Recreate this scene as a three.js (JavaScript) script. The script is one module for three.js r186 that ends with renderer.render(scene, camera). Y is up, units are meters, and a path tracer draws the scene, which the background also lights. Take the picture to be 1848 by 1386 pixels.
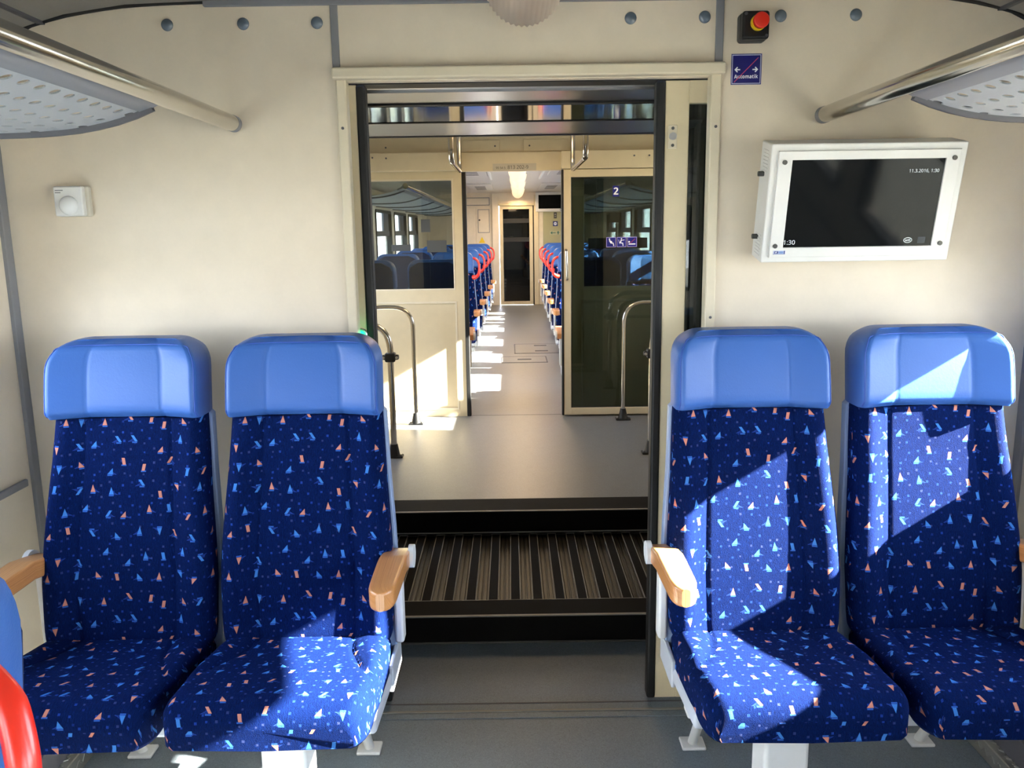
import * as THREE from 'three';
import { RoundedBoxGeometry } from 'three/addons/geometries/RoundedBoxGeometry.js';
import { mergeGeometries } from 'three/addons/utils/BufferGeometryUtils.js';
import { RectAreaLightUniformsLib } from 'three/addons/lights/RectAreaLightUniformsLib.js';

// ------------------------------------------------------------------ camera, sky, sun, exposure
const scene = new THREE.Scene();
const renderer = new THREE.WebGLRenderer({ antialias: true });
renderer.toneMapping = THREE.LinearToneMapping;
renderer.toneMappingExposure = 2.88;
renderer.shadowMap.enabled = true;
RectAreaLightUniformsLib.init();

const D2R = Math.PI / 180;
const camera = new THREE.PerspectiveCamera(2 * Math.atan(693 / 1495) / D2R, 1848 / 1386, 0.05, 200);
camera.position.set(0, 1.505, 0);
camera.rotation.set(-10.5 * D2R, 0, -0.85 * D2R, 'YXZ');

const SUN = new THREE.Vector3(1, 0.55, 0.135).normalize();
const sun = new THREE.DirectionalLight(0xfff4e6, 66);
sun.position.copy(SUN).multiplyScalar(30).add(new THREE.Vector3(0, 0, -6));
sun.target.position.set(0, 0, -6);
sun.castShadow = true; sun.shadow.radius = 1; sun.shadow.mapSize.set(4096, 4096);
Object.assign(sun.shadow.camera, { left: -12, right: 12, top: 8, bottom: -8, near: 1, far: 60 });
sun.name = 'sunlight'; scene.add(sun, sun.target);

{ // clear sky: pale horizon to blue zenith, the same all the way round
  const w = 16, h = 64, px = new Float32Array(w * h * 4);
  for (let j = 0; j < h; j++) {
    const e = (j + 0.5) / h * 180 - 90, t = Math.max(0, e) / 90, k = Math.pow(t, 0.5);
    const c = [1.0 - 0.62 * k, 1.02 - 0.44 * k, 1.08 - 0.1 * k];
    for (let i = 0; i < w; i++) px.set([c[0], c[1], c[2], 1], (j * w + i) * 4);
  }
  const sky = new THREE.DataTexture(px, w, h, THREE.RGBAFormat, THREE.FloatType);
  sky.mapping = THREE.EquirectangularReflectionMapping; sky.magFilter = THREE.LinearFilter; sky.needsUpdate = true;
  scene.background = sky; scene.backgroundIntensity = 6.0;
}

// ------------------------------------------------------------------ helpers
let seed = 12345;
const rnd = () => { seed = (seed * 1664525 + 1013904223) >>> 0; return seed / 4294967296; };
const taken = {};
const numbered = (n) => { const k = taken[n] = (taken[n] ?? -1) + 1; return k ? n + '_' + String(k).padStart(3, '0') : n; };
const clamp = (x, a, b) => Math.min(b, Math.max(a, x));
const smooth = (a, b, x) => { const t = clamp((x - a) / (b - a), 0, 1); return t * t * (3 - 2 * t); };
const lerpTable = (tab, x) => { for (let i = 1; i < tab.length; i++) if (x <= tab[i][0]) { const [a, b] = tab[i - 1], [c, d] = tab[i]; return b + (d - b) * clamp((x - a) / (c - a), 0, 1); } return tab[tab.length - 1][1]; };

function boxUV(g) { // uv in metres, from the side each face points to
  const n = g.index ? g.toNonIndexed() : g;
  const p = n.attributes.position, uv = new Float32Array(p.count * 2);
  const a = new THREE.Vector3(), b = new THREE.Vector3(), c = new THREE.Vector3();
  for (let i = 0; i < p.count; i += 3) {
    a.fromBufferAttribute(p, i); b.fromBufferAttribute(p, i + 1); c.fromBufferAttribute(p, i + 2);
    const m = b.clone().sub(a).cross(c.clone().sub(a)); const x = Math.abs(m.x), y = Math.abs(m.y), z = Math.abs(m.z);
    [a, b, c].forEach((v, k) => { const o = (i + k) * 2; if (x >= y && x >= z) { uv[o] = v.z; uv[o + 1] = v.y; } else if (y >= z) { uv[o] = v.x; uv[o + 1] = v.z; } else { uv[o] = v.x; uv[o + 1] = v.y; } });
  }
  n.setAttribute('uv', new THREE.BufferAttribute(uv, 2));
  return n;
}
function join(gs) {
  gs = (Array.isArray(gs) ? gs : [gs]).flat();
  if (gs.length === 1) return gs[0];
  return mergeGeometries(gs.map((g) => { const n = g.index ? g.toNonIndexed() : g.clone(); for (const k of Object.keys(n.attributes)) if (!['position', 'normal', 'uv'].includes(k)) n.deleteAttribute(k); return n; }));
}
function mesh(name, gs, m, parent, keepUV) {
  let g = join(gs);
  if (!keepUV && !g.userData.keep) g = boxUV(g);
  const o = new THREE.Mesh(g, m); o.name = parent === scene || !parent ? numbered(name) : name; o.castShadow = o.receiveShadow = true;
  (parent ?? scene).add(o); return o;
}
function tag(o, label, category, group, kind) { o.userData.label = label; o.userData.category = category; if (group) o.userData.group = group; if (kind) o.userData.kind = kind; return o; }
function thing(name, label, category, pos = [0, 0, 0], group, kind) { const o = new THREE.Group(); o.name = numbered(name); o.position.set(...pos); scene.add(o); return tag(o, label, category, group, kind); }
const box = (x0, x1, y0, y1, z0, z1) => new THREE.BoxGeometry(x1 - x0, y1 - y0, z1 - z0).translate((x0 + x1) / 2, (y0 + y1) / 2, (z0 + z1) / 2);
const rbox = (x0, x1, y0, y1, z0, z1, r = 0.006, s = 2) => new RoundedBoxGeometry(x1 - x0, y1 - y0, z1 - z0, s, Math.min(r, (x1 - x0) / 2.01, (y1 - y0) / 2.01, (z1 - z0) / 2.01)).translate((x0 + x1) / 2, (y0 + y1) / 2, (z0 + z1) / 2);
const V = (p) => new THREE.Vector3(...p);

function loft(rings, keepCenter = 0, caps = true) { // closed rings of equal length -> smooth skin, uv in metres
  const M = rings[0].length, pos = [], uv = [], idx = [];
  let v = 0;
  rings.forEach((r, j) => {
    if (j) v += V(r[keepCenter]).distanceTo(V(rings[j - 1][keepCenter]));
    const cum = [0]; for (let i = 1; i <= M; i++) cum.push(cum[i - 1] + V(r[i % M]).distanceTo(V(r[i - 1])));
    for (let i = 0; i <= M; i++) { pos.push(...r[i % M]); uv.push(cum[i] - cum[keepCenter], v); }
  });
  for (let j = 0; j < rings.length - 1; j++) for (let i = 0; i < M; i++) { const a = j * (M + 1) + i, b = a + 1, c = a + M + 1, d = c + 1; idx.push(a, b, d, a, d, c); }
  if (caps) for (const [j, flip] of [[0, true], [rings.length - 1, false]]) {
    const base = pos.length / 3, r = rings[j], c = [0, 1, 2].map((k) => r.reduce((s, p) => s + p[k], 0) / M);
    pos.push(...c); uv.push(c[0] + 0.11, c[1] + c[2] * 0.2);
    for (let i = 0; i <= M; i++) { pos.push(...r[i % M]); uv.push(r[i % M][0] + 0.11, r[i % M][1] + r[i % M][2] * 0.2); }
    for (let i = 1; i <= M; i++) flip ? idx.push(base, base + i + 1, base + i) : idx.push(base, base + i, base + i + 1);
  }
  const g = new THREE.BufferGeometry();
  g.setAttribute('position', new THREE.Float32BufferAttribute(pos, 3)); g.setAttribute('uv', new THREE.Float32BufferAttribute(uv, 2)); g.setIndex(idx);
  g.computeVertexNormals();
  // weld the normals along the uv seam
  const N = g.attributes.normal;
  for (let j = 0; j < rings.length; j++) { const a = j * (M + 1), b = a + M, n = new THREE.Vector3().fromBufferAttribute(N, a).add(new THREE.Vector3().fromBufferAttribute(N, b)).normalize(); N.setXYZ(a, n.x, n.y, n.z); N.setXYZ(b, n.x, n.y, n.z); }
  g.userData.keep = true;
  return g;
}
function sweep(points, radius, seg = 10, steps = 40, closed = false, tension = 0.3) {
  const c = new THREE.CatmullRomCurve3(points.map(V), closed, 'catmullrom', tension);
  const rf = typeof radius === 'function' ? radius : () => radius, fr = c.computeFrenetFrames(steps, closed), rings = [];
  for (let i = 0; i <= steps; i++) {
    const t = i / steps, p = c.getPointAt(t), r = rf(t), ring = [];
    for (let k = 0; k < seg; k++) { const a = k / seg * 2 * Math.PI; ring.push(p.clone().addScaledVector(fr.normals[i], Math.cos(a) * r).addScaledVector(fr.binormals[i], Math.sin(a) * r).toArray()); }
    rings.push(ring);
  }
  const g = loft(rings, 0, !closed); return g;
}
const tube = (a, b, r, seg = 16) => { const A = V(a), B = V(b), d = B.clone().sub(A), g = new THREE.CylinderGeometry(r, r, d.length(), seg); g.applyQuaternion(new THREE.Quaternion().setFromUnitVectors(new THREE.Vector3(0, 1, 0), d.clone().normalize())); return g.translate(...A.add(B).multiplyScalar(0.5).toArray()); };
function polyRound(pts, r, n = 6) { // rounded corners for a polyline of points (open)
  const out = [V(pts[0])];
  for (let i = 1; i < pts.length - 1; i++) {
    const p = V(pts[i]), a = V(pts[i - 1]).sub(p), b = V(pts[i + 1]).sub(p), ra = Math.min(r, a.length() * 0.5, b.length() * 0.5);
    const A = p.clone().addScaledVector(a.normalize(), ra), B = p.clone().addScaledVector(b.normalize(), ra);
    for (let k = 0; k <= n; k++) { const t = k / n; out.push(A.clone().multiplyScalar((1 - t) ** 2).addScaledVector(p, 2 * t * (1 - t)).addScaledVector(B, t * t)); }
  }
  out.push(V(pts[pts.length - 1])); return out.map((p) => p.toArray());
}
const rectShape = (x0, x1, y0, y1, r = 0) => { const s = new THREE.Shape(); if (!r) { s.moveTo(x0, y0); s.lineTo(x1, y0); s.lineTo(x1, y1); s.lineTo(x0, y1); s.closePath(); return s; } s.moveTo(x0 + r, y0); s.lineTo(x1 - r, y0); s.absarc(x1 - r, y0 + r, r, -Math.PI / 2, 0); s.lineTo(x1, y1 - r); s.absarc(x1 - r, y1 - r, r, 0, Math.PI / 2); s.lineTo(x0 + r, y1); s.absarc(x0 + r, y1 - r, r, Math.PI / 2, Math.PI); s.lineTo(x0, y0 + r); s.absarc(x0 + r, y0 + r, r, Math.PI, 1.5 * Math.PI); return s; };
const extrude = (shape, depth, bevel = 0) => new THREE.ExtrudeGeometry(shape, { depth: depth - 2 * bevel, bevelEnabled: bevel > 0, bevelThickness: bevel, bevelSize: bevel, bevelOffset: -bevel, bevelSegments: 2, curveSegments: 8 }).translate(0, 0, bevel);
const ringXY = (x0, x1, y0, y1, t, z0, z1, r = 0) => { const s = rectShape(x0, x1, y0, y1, r); s.holes.push(rectShape(x0 + t, x1 - t, y0 + t, y1 - t, Math.max(0, r - t))); return extrude(s, z1 - z0, 0.002).translate(0, 0, z0); };
const ringZY = (za, zb, y0, y1, t, x0, x1, r = 0) => ringXY(za, zb, y0, y1, t, 0, x1 - x0, r).rotateY(-Math.PI / 2).translate(x1, 0, 0);

// ------------------------------------------------------------------ textures and materials
function dataTex(n, fn, srgb, tile) {
  const px = new Uint8Array(n * n * 4);
  for (let j = 0; j < n; j++) for (let i = 0; i < n; i++) { const c = fn(i, j); px.set([c[0], c[1], c[2], 255], (j * n + i) * 4); }
  const t = new THREE.DataTexture(px, n, n); t.wrapS = t.wrapT = THREE.RepeatWrapping; t.magFilter = THREE.LinearFilter; t.minFilter = THREE.LinearMipmapLinearFilter; t.generateMipmaps = true;
  if (srgb) t.colorSpace = THREE.SRGBColorSpace; if (tile) t.repeat.set(1 / tile, 1 / tile); t.needsUpdate = true; return t;
}
function noiseField(n, cells) { // tiling value noise in 0..1
  const g = Array.from({ length: cells * cells }, rnd), f = new Float32Array(n * n);
  for (let j = 0; j < n; j++) for (let i = 0; i < n; i++) {
    const x = i / n * cells, y = j / n * cells, a = Math.floor(x), b = Math.floor(y), u = smooth(0, 1, x - a), v = smooth(0, 1, y - b), at = (p, q) => g[(q % cells) * cells + (p % cells)];
    f[j * n + i] = (at(a, b) * (1 - u) + at(a + 1, b) * u) * (1 - v) + (at(a, b + 1) * (1 - u) + at(a + 1, b + 1) * u) * v;
  }
  return f;
}
function canvasTex(w, h, draw, tile) {
  const c = document.createElement('canvas'); c.width = w; c.height = h; draw(c.getContext('2d'), w, h);
  const t = new THREE.CanvasTexture(c); t.colorSpace = THREE.SRGBColorSpace; t.magFilter = THREE.LinearFilter; t.anisotropy = 8;
  if (tile) { t.wrapS = t.wrapT = THREE.RepeatWrapping; t.repeat.set(1 / tile, 1 / tile); } return t;
}
const fine = noiseField(256, 128), mid = noiseField(256, 24), coarse = noiseField(256, 6);
const peel = dataTex(256, (i, j) => { const k = j * 256 + i, v = 128 + (fine[k] - 0.5) * 110 + (mid[k] - 0.5) * 90; return [v, v, v]; }, false, 0.12);
const grainTex = dataTex(256, (i, j) => { const k = j * 256 + i, v = 128 + (fine[k] - 0.5) * 220; return [v, v, v]; }, false, 0.06);
const tint = (amp) => dataTex(256, (i, j) => { const k = j * 256 + i, v = 255 - amp * (0.5 * mid[k] + 0.3 * coarse[k] + 0.2 * fine[k]); return [v, v, v]; }, true, 0.9);
const tintA = tint(10);
const speckle = (() => { // vinyl flooring: grey with fine dark and light flecks and dull scuffs
  const n = 512, f = new Float32Array(n * n).fill(0); const m = noiseField(n, 10), q = noiseField(n, 90), q2 = noiseField(n, 256);
  for (let k = 0; k < n * n; k++) f[k] = (m[k] - 0.5) * 4 + (q[k] - 0.5) * 12 + (q2[k] - 0.5) * 26;
  for (let k = 0; k < 5200; k++) { const x = Math.floor(rnd() * n), y = Math.floor(rnd() * n), s = rnd() < 0.55 ? -40 - 30 * rnd() : 26 + 20 * rnd(), r = rnd() < 0.4 ? 2 : 1; for (let a = 0; a < r; a++) for (let b = 0; b < r; b++) f[((y + b) % n) * n + (x + a) % n] += s; }
  return dataTex(n, (i, j) => { const v = f[j * n + i]; return [clamp(206 + v, 0, 255), clamp(207 + v, 0, 255), clamp(205 + v, 0, 255)]; }, true, 0.42);
})();

const FAB = 0.46; // one repeat of the seat cloth in metres
const fabricMap = canvasTex(1024, 1024, (c, w) => {
  c.fillStyle = '#031440'; c.fillRect(0, 0, w, w);
  for (let k = 0; k < 9000; k++) { c.fillStyle = rnd() < 0.5 ? 'rgba(1,6,30,0.35)' : 'rgba(6,42,112,0.30)'; c.fillRect(rnd() * w, rnd() * w, 2, 6 + rnd() * 14); }
  const wrap = (x, y, fn) => { for (const dx of [-w, 0, w]) for (const dy of [-w, 0, w]) if (x + dx > -60 && x + dx < w + 60 && y + dy > -60 && y + dy < w + 60) { c.save(); c.translate(x + dx, y + dy); fn(); c.restore(); } };
  const n = 17;
  for (let j = 0; j < n; j++) for (let i = 0; i < n; i++) { const x = (i + 0.2 + 0.6 * rnd()) * w / n, y = (j + 0.2 + 0.6 * rnd()) * w / n, s = 10 + 4 * rnd(), t = rnd(); const col = t < 0.3 ? '#1f3f8e' : t < 0.6 ? '#182f6e' : '#343f6c'; wrap(x, y, () => { c.fillStyle = col; c.fillRect(-s / 2, -s / 2, s, s); c.fillStyle = 'rgba(6,15,58,0.55)'; for (let q = -s / 2 + 2; q < s / 2; q += 5) c.fillRect(q, -s / 2, 2, s); }); }
  const m = 8;
  for (let j = 0; j < m; j++) for (let i = 0; i < m; i++) {
    const x = (i + 0.5 + (j % 2) * 0.45 + 0.5 * (rnd() - 0.5)) * w / m, y = (j + 0.5 + 0.55 * (rnd() - 0.5)) * w / m, warm = rnd() < 0.5, col = warm ? '#b87866' : '#3a72b8', kind = Math.floor(rnd() * 4), fl = rnd() < 0.5 ? -1 : 1, up = rnd() < 0.6 ? 1 : -1;
    wrap(x, y, () => {
      c.scale(fl * 1.08, up * 1.08);
      c.strokeStyle = 'rgba(40,66,140,0.8)'; c.lineWidth = 3;
      if (kind !== 3) for (let q = 0; q < 6; q++) { c.beginPath(); c.moveTo(6 + q * 6, 16); c.lineTo(2 + q * 5, -8 + q * 4); c.stroke(); }
      c.fillStyle = '#2c539c'; c.fillRect(-15, 15, 28, 8);
      c.fillStyle = col; c.beginPath();
      if (kind === 0) { c.moveTo(-14, 14); c.lineTo(14, 14); c.lineTo(-2, -26); }
      else if (kind === 1) { c.moveTo(-16, 14); c.lineTo(16, 14); c.lineTo(14, -18); }
      else if (kind === 2) { c.moveTo(-18, 14); c.lineTo(-2, 14); c.lineTo(20, -18); c.lineTo(4, -18); }
      else { c.moveTo(-12, 16); c.lineTo(6, 16); c.lineTo(13, -20); c.lineTo(-5, -20); }
      c.closePath(); c.fill();
    });
  }
}, FAB);
const plush = dataTex(256, (i, j) => { const k = j * 256 + i, v = 128 + (fine[k] - 0.5) * 200 + ((i % 4) < 2 ? 18 : -18); return [v, v, v]; }, false, 0.09);
const woodMap = canvasTex(256, 1024, (c, w, h) => { c.fillStyle = '#c98a50'; c.fillRect(0, 0, w, h); for (let k = 0; k < 420; k++) { c.fillStyle = `rgba(${rnd() < 0.5 ? '150,88,42' : '226,172,116'},${0.08 + 0.14 * rnd()})`; c.fillRect(rnd() * w, rnd() * h, 1 + rnd() * 2, 120 + rnd() * 500); } });
woodMap.wrapS = woodMap.wrapT = THREE.RepeatWrapping; woodMap.repeat.set(8, 2);

const std = (color, roughness, extra = {}) => new THREE.MeshStandardMaterial({ color, roughness, ...extra });
const phy = (color, roughness, extra = {}) => new THREE.MeshPhysicalMaterial({ color, roughness, ...extra });
const M = {
  wall: std('#e6d9c4', 0.42, { map: tintA, bumpMap: peel, bumpScale: 0.00012 }),
  cream: std('#dcd1b8', 0.4, { map: tintA, bumpMap: peel, bumpScale: 0.0001 }),
  door: std('#d9cba9', 0.38, { map: tintA, bumpMap: peel, bumpScale: 0.0001 }),
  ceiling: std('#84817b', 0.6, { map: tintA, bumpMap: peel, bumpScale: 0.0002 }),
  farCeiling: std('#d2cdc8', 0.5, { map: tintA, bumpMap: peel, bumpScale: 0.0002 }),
  greyStrip: std('#85868a', 0.55, { bumpMap: peel, bumpScale: 0.0001 }),
  greyDark: std('#54545a', 0.6, { bumpMap: peel, bumpScale: 0.0002 }),
  floor: std('#8a96a2', 0.45, { map: speckle, bumpMap: grainTex, bumpScale: 0.0002 }),
  farFloor: std('#8f9194', 0.36, { map: speckle, bumpMap: grainTex, bumpScale: 0.0001 }),
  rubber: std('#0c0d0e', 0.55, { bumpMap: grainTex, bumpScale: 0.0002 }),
  mat: phy('#0a0a0a', 0.8, { specularIntensity: 0.3, bumpMap: grainTex, bumpScale: 0.0004 }),
  bellows: std('#2a2c2e', 0.8, { bumpMap: grainTex, bumpScale: 0.0004 }),
  steel: std('#c8c5be', 0.15, { metalness: 1 }),
  mirror: std('#c9cbd2', 0.07, { metalness: 1 }),
  satin: std('#c6c7ca', 0.28, { metalness: 1 }),
  alu: std('#b9b8b2', 0.42, { metalness: 0.9, bumpMap: grainTex, bumpScale: 0.0001 }),
  dullAlu: std('#5b5b58', 0.5, { metalness: 0.7, bumpMap: grainTex, bumpScale: 0.0003 }),
  edging: std('#8d8c86', 0.6, { metalness: 0.4, bumpMap: grainTex, bumpScale: 0.0003 }),
  channel: std('#30302e', 0.32, { metalness: 1, bumpMap: grainTex, bumpScale: 0.0003 }),
  plate: std('#a9adb0', 0.5, { bumpMap: peel, bumpScale: 0.0001 }),
  white: std('#e4e4e1', 0.4, { map: tintA, bumpMap: peel, bumpScale: 0.0001 }),
  frameGrey: std('#c2c7cf', 0.4, { map: tintA }),
  shell: std('#8ba0c2', 0.4, { bumpMap: peel, bumpScale: 0.0001 }),
  navy: std('#0f1a44', 0.55, { bumpMap: grainTex, bumpScale: 0.0002 }),
  leather: phy('#3961a4', 0.38, { specularIntensity: 0.6, bumpMap: peel, bumpScale: 0.00025 }),
  seam: std('#2a4fa0', 0.6, { bumpMap: grainTex, bumpScale: 0.0001 }),
  fabric: phy('#ffffff', 0.9, { map: fabricMap, bumpMap: plush, bumpScale: 0.0008, specularIntensity: 0.12, sheen: 0.12, sheenColor: new THREE.Color('#1f57d8'), sheenRoughness: 0.5 }),
  wood: phy('#ffffff', 0.34, { map: woodMap, clearcoat: 0.5, clearcoatRoughness: 0.2 }),
  red: phy('#e8301c', 0.3, { clearcoat: 0.4, clearcoatRoughness: 0.2 }),
  yellow: std('#e7c51a', 0.4),
  black: std('#101112', 0.4, { bumpMap: peel, bumpScale: 0.0002 }),
  screen: phy('#07090b', 0.08, { specularIntensity: 0.3 }),
  cap: phy('#5d6b78', 0.2, { clearcoat: 1, clearcoatRoughness: 0.06 }),
  pane: phy('#fafcfb', 0.0, { transmission: 1, thickness: 0, ior: 1.5 }),
  tinted: phy('#cfd6d3', 0.0, { transmission: 1, thickness: 0, ior: 1.5 }),
  doorGlass: phy('#b9c1be', 0.0, { transmission: 1, thickness: 0, ior: 1.5 }),
  darkGlass: phy('#07090b', 0.03, { specularIntensity: 0.5 }),
  lampOff: phy('#d6c3b4', 0.35, { transmission: 0.3, thickness: 0 }),
  lampOn: std('#f5e6d0', 0.5, { emissive: new THREE.Color('#ffdcae'), emissiveIntensity: 0.3 }),
  grass: std('#8d8c80', 0.95, { map: speckle }),
};
const printed = (w, h, draw, rough = 0.4, extra = {}) => phy('#ffffff', rough, { map: canvasTex(w, h, draw), ...extra });
function decal(name, w, h, m, parent, at, t = 0.0008) { // thin printed film of its own thickness, print on the +z face
  const g = new THREE.BoxGeometry(w, h, t), uv = g.attributes.uv; // every face carries the sheet's uv; the edges are under a millimetre
  const o = mesh(name, g, m, parent, true); o.position.set(...at); return o;
}

// ------------------------------------------------------------------ dimensions of the two cars
const XL = -1.43, XR = 1.51, ZW = -2.4, FY = 0.216, ZP = -5.73, ZE = -14.6, XC = 0.04;

// ------------------------------------------------------------------ outside
tag(mesh('ground', box(-60, 60, -1.2, -1.1, -60, 50), M.grass), 'pale gravel ground outside the train windows', 'ground', null, 'structure');

// ------------------------------------------------------------------ near saloon: floor, walls, ceiling
{
  const f = thing('floor', 'grey speckled vinyl floor of the near saloon', 'floor', [0, 0, 0], null, 'structure');
  mesh('vinyl', box(XL - 0.06, XR + 0.06, -0.05, 0, -2.85, 3.4), M.floor, f);
  mesh('seam', box(XL, XR, 0, 0.0012, -2.452, -2.446), M.greyDark, f);
}
const ceilProfile = (h) => [[XL - 0.02, 1.80], [XL, 1.93], [XL + 0.035, 2.0], [XL + 0.11, 2.064], [XL + 0.23, 2.097], [XL + 0.4, 2.12], [XL + 0.7, 2.128]].map(([x, y]) => [x, y + h]);
function ceiling(name, label, h, z0, z1, m) {
  const L = ceilProfile(h), P = [...L, ...L.slice().reverse().map(([x, y]) => [2 * XC - x, y])], s = new THREE.Shape();
  P.forEach(([x, y], i) => i ? s.lineTo(x, y) : s.moveTo(x, y));
  s.lineTo(XR + 0.08, 1.8 + h); s.lineTo(XR + 0.08, 2.24 + h); s.lineTo(XL - 0.08, 2.24 + h); s.lineTo(XL - 0.08, 1.8 + h); s.closePath();
  const c = thing(name, label, 'ceiling', [0, 0, 0], null, 'structure');
  mesh('panel', extrude(s, z1 - z0).translate(0, 0, z0), m, c);
  return c;
}
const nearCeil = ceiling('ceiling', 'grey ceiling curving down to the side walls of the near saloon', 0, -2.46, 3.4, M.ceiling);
for (const s of [-1, 1]) { mesh('joint_strip', box(XC + s * 1.305 - 0.008, XC + s * 1.305 + 0.008, 2.074, 2.085, -2.4, 3.3), M.greyDark, nearCeil); }
mesh('edge_trim', rbox(-0.82, 0.86, 2.112, 2.13, -2.4, -2.385, 0.003), M.greyStrip, nearCeil);
{ const L = ceilProfile(-0.002).slice(1), P = [...L, ...L.slice().reverse().map(([x, y]) => [2 * XC - x, y])]; mesh('gasket', sweep(P.map(([x, y]) => [x, y, -2.394]), 0.006, 8, 60), M.rubber, nearCeil); }

function sideWall(name, label, side, z0, z1, y0, y1, holes, m) {
  const s = rectShape(z0, z1, y0, y1);
  for (const [a, b, c, d] of holes) s.holes.push(rectShape(a, b, c, d, 0.05));
  const g = extrude(s, 0.07).rotateY(-Math.PI / 2).translate(side < 0 ? XL : XR + 0.07, 0, 0);
  const w = thing(name, label, 'wall', [0, 0, 0], null, 'structure');
  mesh('panel', g, m, w); return w;
}
let winNo = 0;
function windowUnit(side, z0, z1, y0, yb, y1, where) { // frame, clear lower pane, crossbar, blind panel and hopper above
  const n = ++winNo, x = side < 0 ? XL : XR, o = tag(new THREE.Group(), where, 'window', null, 'structure');
  o.name = 'window_' + n; scene.add(o);
  const xa = side < 0 ? x - 0.055 : x + 0.015, xb = xa + 0.04;
  mesh('frame', ringZY(z0 - 0.012, z1 + 0.012, y0 - 0.012, y1 + 0.012, 0.03, side < 0 ? x - 0.05 : x - 0.012, side < 0 ? x + 0.012 : x + 0.05, 0.055), M.rubber, o);
  mesh('crossbar', rbox(xa, xb, yb, yb + 0.06, z0, z1, 0.006), M.greyDark, o);
  mesh('pane', box(xa + 0.018, xa + 0.022, y0, yb + 0.01, z0, z1), M.pane, o);
  mesh('hopper_pane', box(xa + 0.018, xa + 0.022, yb + 0.05, y1, z0 + 0.4, z1), M.pane, o);
  mesh('blind_panel', rbox(xa + 0.008, xa + 0.032, yb + 0.05, y1, z0, z0 + 0.4, 0.004), M.greyDark, o);
}
const nearHoles = [[-2.12, -0.98], [-0.72, 0.42], [0.68, 1.82], [2.08, 3.1]];
const farHoles = [[-7.25, -6.1], [-8.7, -7.55], [-10.15, -9.0], [-11.6, -10.45], [-13.05, -11.9]];
const nearWin = [0.99, 1.40, 1.68], farWin = [1.08, 1.46, 1.74];
const ORD = ['first', 'second', 'third', 'fourth', 'fifth', 'sixth', 'seventh'];
for (const side of [-1, 1]) {
  const sn = side < 0 ? 'left' : 'right';
  const w = sideWall('wall_' + sn, `cream ${sn} side wall of the near saloon with windows`, side, ZW - 0.1, 3.4, -0.05, 2.0, nearHoles.map(([a, b]) => [a, b, nearWin[0], nearWin[2]]), M.wall);
  const x = side < 0 ? XL : XR, xi = (d) => side < 0 ? [x, x + d] : [x - d, x];
  mesh('corner_strip', rbox(...(side < 0 ? [x - 0.002, x + 0.012] : [x - 0.012, x + 0.002]), 0, 1.93, -2.4, -2.366, 0.003), M.greyStrip, w);
  mesh('sill_strip', rbox(...xi(0.012), 0.79, 0.812, -2.335, 3.3, 0.004), M.greyStrip, w);
  nearHoles.forEach(([a, b], i) => windowUnit(side, a, b, nearWin[0], nearWin[1], nearWin[2], `${ORD[i]} saloon window from the gangway wall on the ${sn} side`));
}
tag(mesh('wall_back', box(XL - 0.07, XR + 0.07, -0.05, 2.2, 3.4, 3.47), M.wall), 'cream rear wall of the near saloon', 'wall', null, 'structure');

// front wall with the sliding-door opening
const OPX0 = -0.45, OPX1 = 0.565, OPY = 1.915;
const wallFront = thing('wall_front', 'cream end wall of the near saloon with a sliding gangway door', 'wall', [0, 0, 0], null, 'structure');
{
  const L = ceilProfile(0.004), P = [...L, ...L.slice().reverse().map(([x, y]) => [2 * XC - x, y])], s = new THREE.Shape();
  s.moveTo(XL, -0.05); s.lineTo(OPX0, -0.05); s.lineTo(OPX0, OPY); s.lineTo(OPX1, OPY); s.lineTo(OPX1, -0.05); s.lineTo(XR, -0.05);
  P.slice().reverse().forEach(([x, y]) => s.lineTo(clamp(x, XL, XR), y)); s.closePath();
  mesh('panel', extrude(s, 0.03).translate(0, 0, ZW - 0.03), M.wall, wallFront);
  mesh('header', rbox(OPX0 - 0.028, OPX1 + 0.03, 1.917, 1.948, ZW - 0.03, ZW + 0.035, 0.006), M.cream, wallFront);
  for (const [a, b] of [[OPX0 - 0.022, OPX0 + 0.006], [OPX1 - 0.006, OPX1 + 0.024]]) mesh('jamb', rbox(a, b, 0.0, 1.92, ZW - 0.032, ZW + 0.014, 0.005), M.cream, wallFront);
  for (const [a, b] of [[-0.48, -0.459], [0.57, 0.592]]) mesh('cover_strip', rbox(a, b, 1.948, 2.126, ZW - 0.001, ZW + 0.005, 0.002), M.greyStrip, wallFront);
  for (const x of [-0.925, -0.718, -0.517, 0.338, 0.54, 0.747, 0.952]) {
    const g = new THREE.SphereGeometry(0.0165, 20, 10, 0, 2 * Math.PI, 0, Math.PI / 2).scale(1, 0.62, 1).rotateX(Math.PI / 2);
    const c = mesh('screw_cap', g, M.cap, wallFront); c.position.set(x, 2.069, ZW);
  }
  for (const [x, y] of [[OPX0 - 0.008, 1.79], [OPX1 + 0.01, 1.25], [OPX1 + 0.01, 1.78]]) { const g = new THREE.CylinderGeometry(0.004, 0.004, 0.004, 10).rotateX(Math.PI / 2); mesh('rivet', g.translate(x, y, ZW + 0.0155), M.greyDark, wallFront); }
}
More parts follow.
